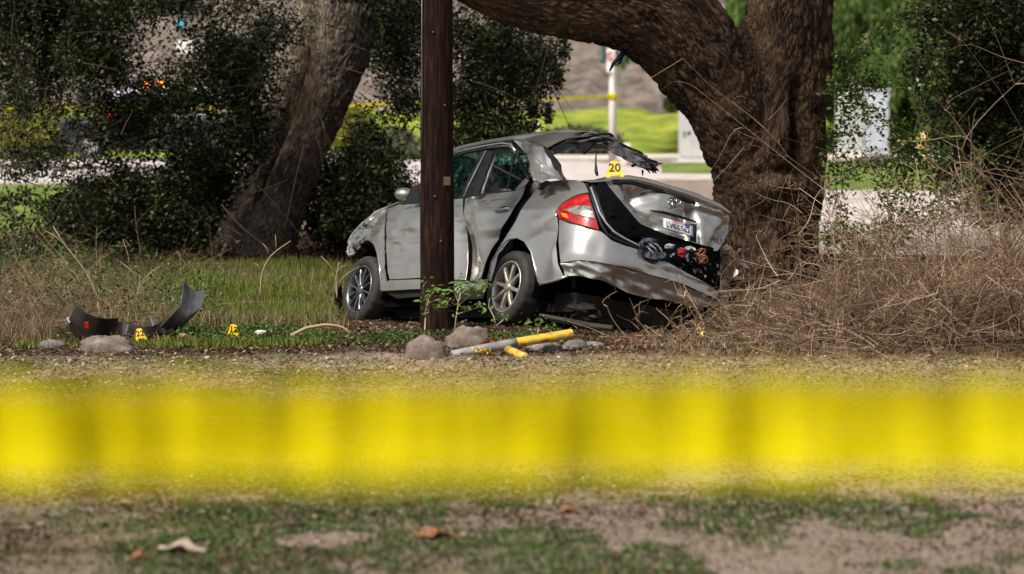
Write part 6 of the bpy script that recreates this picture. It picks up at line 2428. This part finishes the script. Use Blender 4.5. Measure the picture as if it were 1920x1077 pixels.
# ------------------------------------------------------------------ foreground dirt: clods, bits, short grass, fallen leaves
P = scatter(60000, (-60, 1980), (11.2, 21.8), R3)
V, F = leaf_arr(P + np.array([0, 0, .004]), R3.uniform(.006, .022, len(P)) * (P[:, 1] / 14), 1.0, .8, rng=R3)
tag(obj('ground_bits', mesh('ground_bits', V, F, False), M['debris_bits']), kind='stuff')
P = scatter(30000, (-60, 1980), (11.2, 17.5), R3, lambda px, Y, x: np.clip(1.0 - (px + 100) / 2000, .3, 1) * np.clip(.25 + 2.2 * (fbm(np.stack([x, Y, 0 * x], 1) * 2.2, 3, 71) - .4), .1, 1))
V, F = leaf_arr(P + np.array([0, 0, .006]), R3.uniform(.008, .034, len(P)), .8, .6, fold=.2, rng=R3)
tag(obj('small_litter', mesh('small_litter', V, F, False), M['litter']), kind='stuff')


def front_mask(px, Y, x):
    n = fbm(np.stack([x, Y, 0 * x], 1) * np.array([2.2, 1.4, 1]), 5, 44)
    return np.clip((n - .50 - .00006 * (px - 960)) * 14, 0, 1)


P = scatter(60000, (-60, 1980), (11.2, 17.5), R3, front_mask)
V, F = blade_arr(P, R3.uniform(.006, .035, len(P)) * R3.uniform(.4, 1.3, len(P)), .0045, 1.2, R3)
tag(obj('sparse_grass', mesh('sparse_grass', V, F), M['low_weed']), kind='stuff')
P = scatter(1500, (-60, 1980), (20.6, 22.6), R3)
V, F = leaf_arr(P + np.array([0, 0, .008]), R3.uniform(.02, .05, len(P)), 1.0, .6, rng=R3)
tag(obj('straw_litter', mesh('straw_litter', V, F, False), M['debris_bits']), kind='stuff')


def dead_leaf(px, py, wpx, hpx, mat, label, seed):
    c = gp(px, py + hpx * .4)
    z0 = float(gz(np.array([c[0]]), np.array([c[1]]))[0])
    c[2] = z0 + .006
    wm = wpx * c[1] / FPX
    rg = random.Random(seed)
    nu, nv = 13, 7
    a = rg.uniform(-.3, .3)
    V = []
    for j in range(nv):
        v = j / (nv - 1) * 2 - 1
        for i in range(nu):
            u = i / (nu - 1)
            half = (math.sin(math.pi * u ** .8) ** .7) * .38 * (1 + .25 * math.sin(u * 17 + seed))
            x = (u - .5) * wm
            y = v * half * wm
            zz = wm * (.12 * (v * v) * math.sin(math.pi * u) + .05 * abs(math.sin(u * 3.1 + seed)) + .05 * math.sin(9 * u + 4 * v))
            V.append((c[0] + x * math.cos(a) - y * math.sin(a), c[1] + x * math.sin(a) + y * math.cos(a), c[2] + zz))
    F = [(j * nu + i, j * nu + i + 1, (j + 1) * nu + i + 1, (j + 1) * nu + i) for j in range(nv - 1) for i in range(nu - 1)]
    o = obj('fallen_leaf', mesh('fallen_leaf', V, F), mat)
    s = o.modifiers.new('t', 'SOLIDIFY')
    s.thickness = .002
    return tag(o, label, 'fallen leaf', 'large dead leaves on the foreground dirt')


for a in ((343, 1022, 96, 34, M['white_leaf'], 'large pale curled leaf at the lower left, biggest of the fallen leaves', 1),
          (814, 1003, 76, 20, M['rust_leaf'], 'rusty orange leaf on the dirt at the bottom, left of the middle', 2),
          (1066, 957, 52, 18, M['rust_leaf'], 'brown leaf on pale dirt just under the tape, right of the middle', 3),
          (233, 941, 44, 20, M['dead_leaf'], 'tan leaf just under the tape at the left', 4),
          (870, 1003, 40, 8, M['dead_leaf'], 'thin tan leaf touching the right tip of the rusty orange leaf', 5),
          (262, 1040, 46, 14, M['rust_leaf'], 'small dark curled leaf left of the large pale leaf', 6),
          (45, 985, 34, 12, M['white_leaf'], 'small bleached leaf at the far lower left', 7),
          (683, 688, 30, 8, M['dead_leaf'], 'small tan leaf at the dirt edge left of the rounded boulder', 8),
          (740, 686, 26, 8, M['dead_leaf'], 'small tan leaf at the foot of the rounded boulder', 9)):
    dead_leaf(*a)
q = MB()
q.tube([gp(510, 1000) + np.array([0, 0, .02]), gp(540, 998) + np.array([0, 0, .03]), gp(575, 994) + np.array([0, 0, .02])], [.008, .01, .005], 6)
tag(q.build('fallen_twig', M['twig_dark'], None, True), 'short dark twig on the dirt at the bottom, right of the large pale leaf', 'twig')

# ------------------------------------------------------------------ barrier tape across the foreground
YT = 2.3
n_, m_ = 520, 16
V = []
rt = np.random.default_rng(9)
xs_ = np.linspace(-1.05, 1.05, n_)
fold = fbm(np.stack([xs_ * 38, 0 * xs_, 0 * xs_], 1), 3, 61)
fold2 = fbm(np.stack([xs_ * 6, 0 * xs_ + 3, 0 * xs_], 1), 2, 62)
fold3 = fbm(np.stack([xs_ * 40, 0 * xs_ + 3, 0 * xs_], 1), 2, 64)
for j in range(m_):
    v = j / (m_ - 1)
    for i in range(n_):
        x = xs_[i]
        px = 960 + x / YT * FPX
        mid_ = 798 - 7 * (px - 960) / 960 + 4 * ((px - 960) / 960) ** 2
        p = at(px, mid_, YT)
        hh = .0375 + .004 * (fold2[i] - .5) + .003 * (fold[i] - .5) + (.004 if v < .5 else 0)
        yy = (fold[i] - .5) * .055 + (fold2[i] - .5) * .03 + (fold3[i] - .5) * .008 + math.sin(v * 3.1) * .006 + (fold[(i + 40) % n_] - .5) * .014 * (v - .5)
        V.append((p[0], p[1] + yy, p[2] + (v * 2 - 1) * hh))
F = [(j * n_ + i, j * n_ + i + 1, (j + 1) * n_ + i + 1, (j + 1) * n_ + i) for j in range(m_ - 1) for i in range(n_ - 1)]
o = obj('barrier_tape', mesh('barrier_tape', V, np.array(F)), M['tape'])
tag(o, 'wide blurred bright yellow barrier tape stretched across the foreground', 'tape')
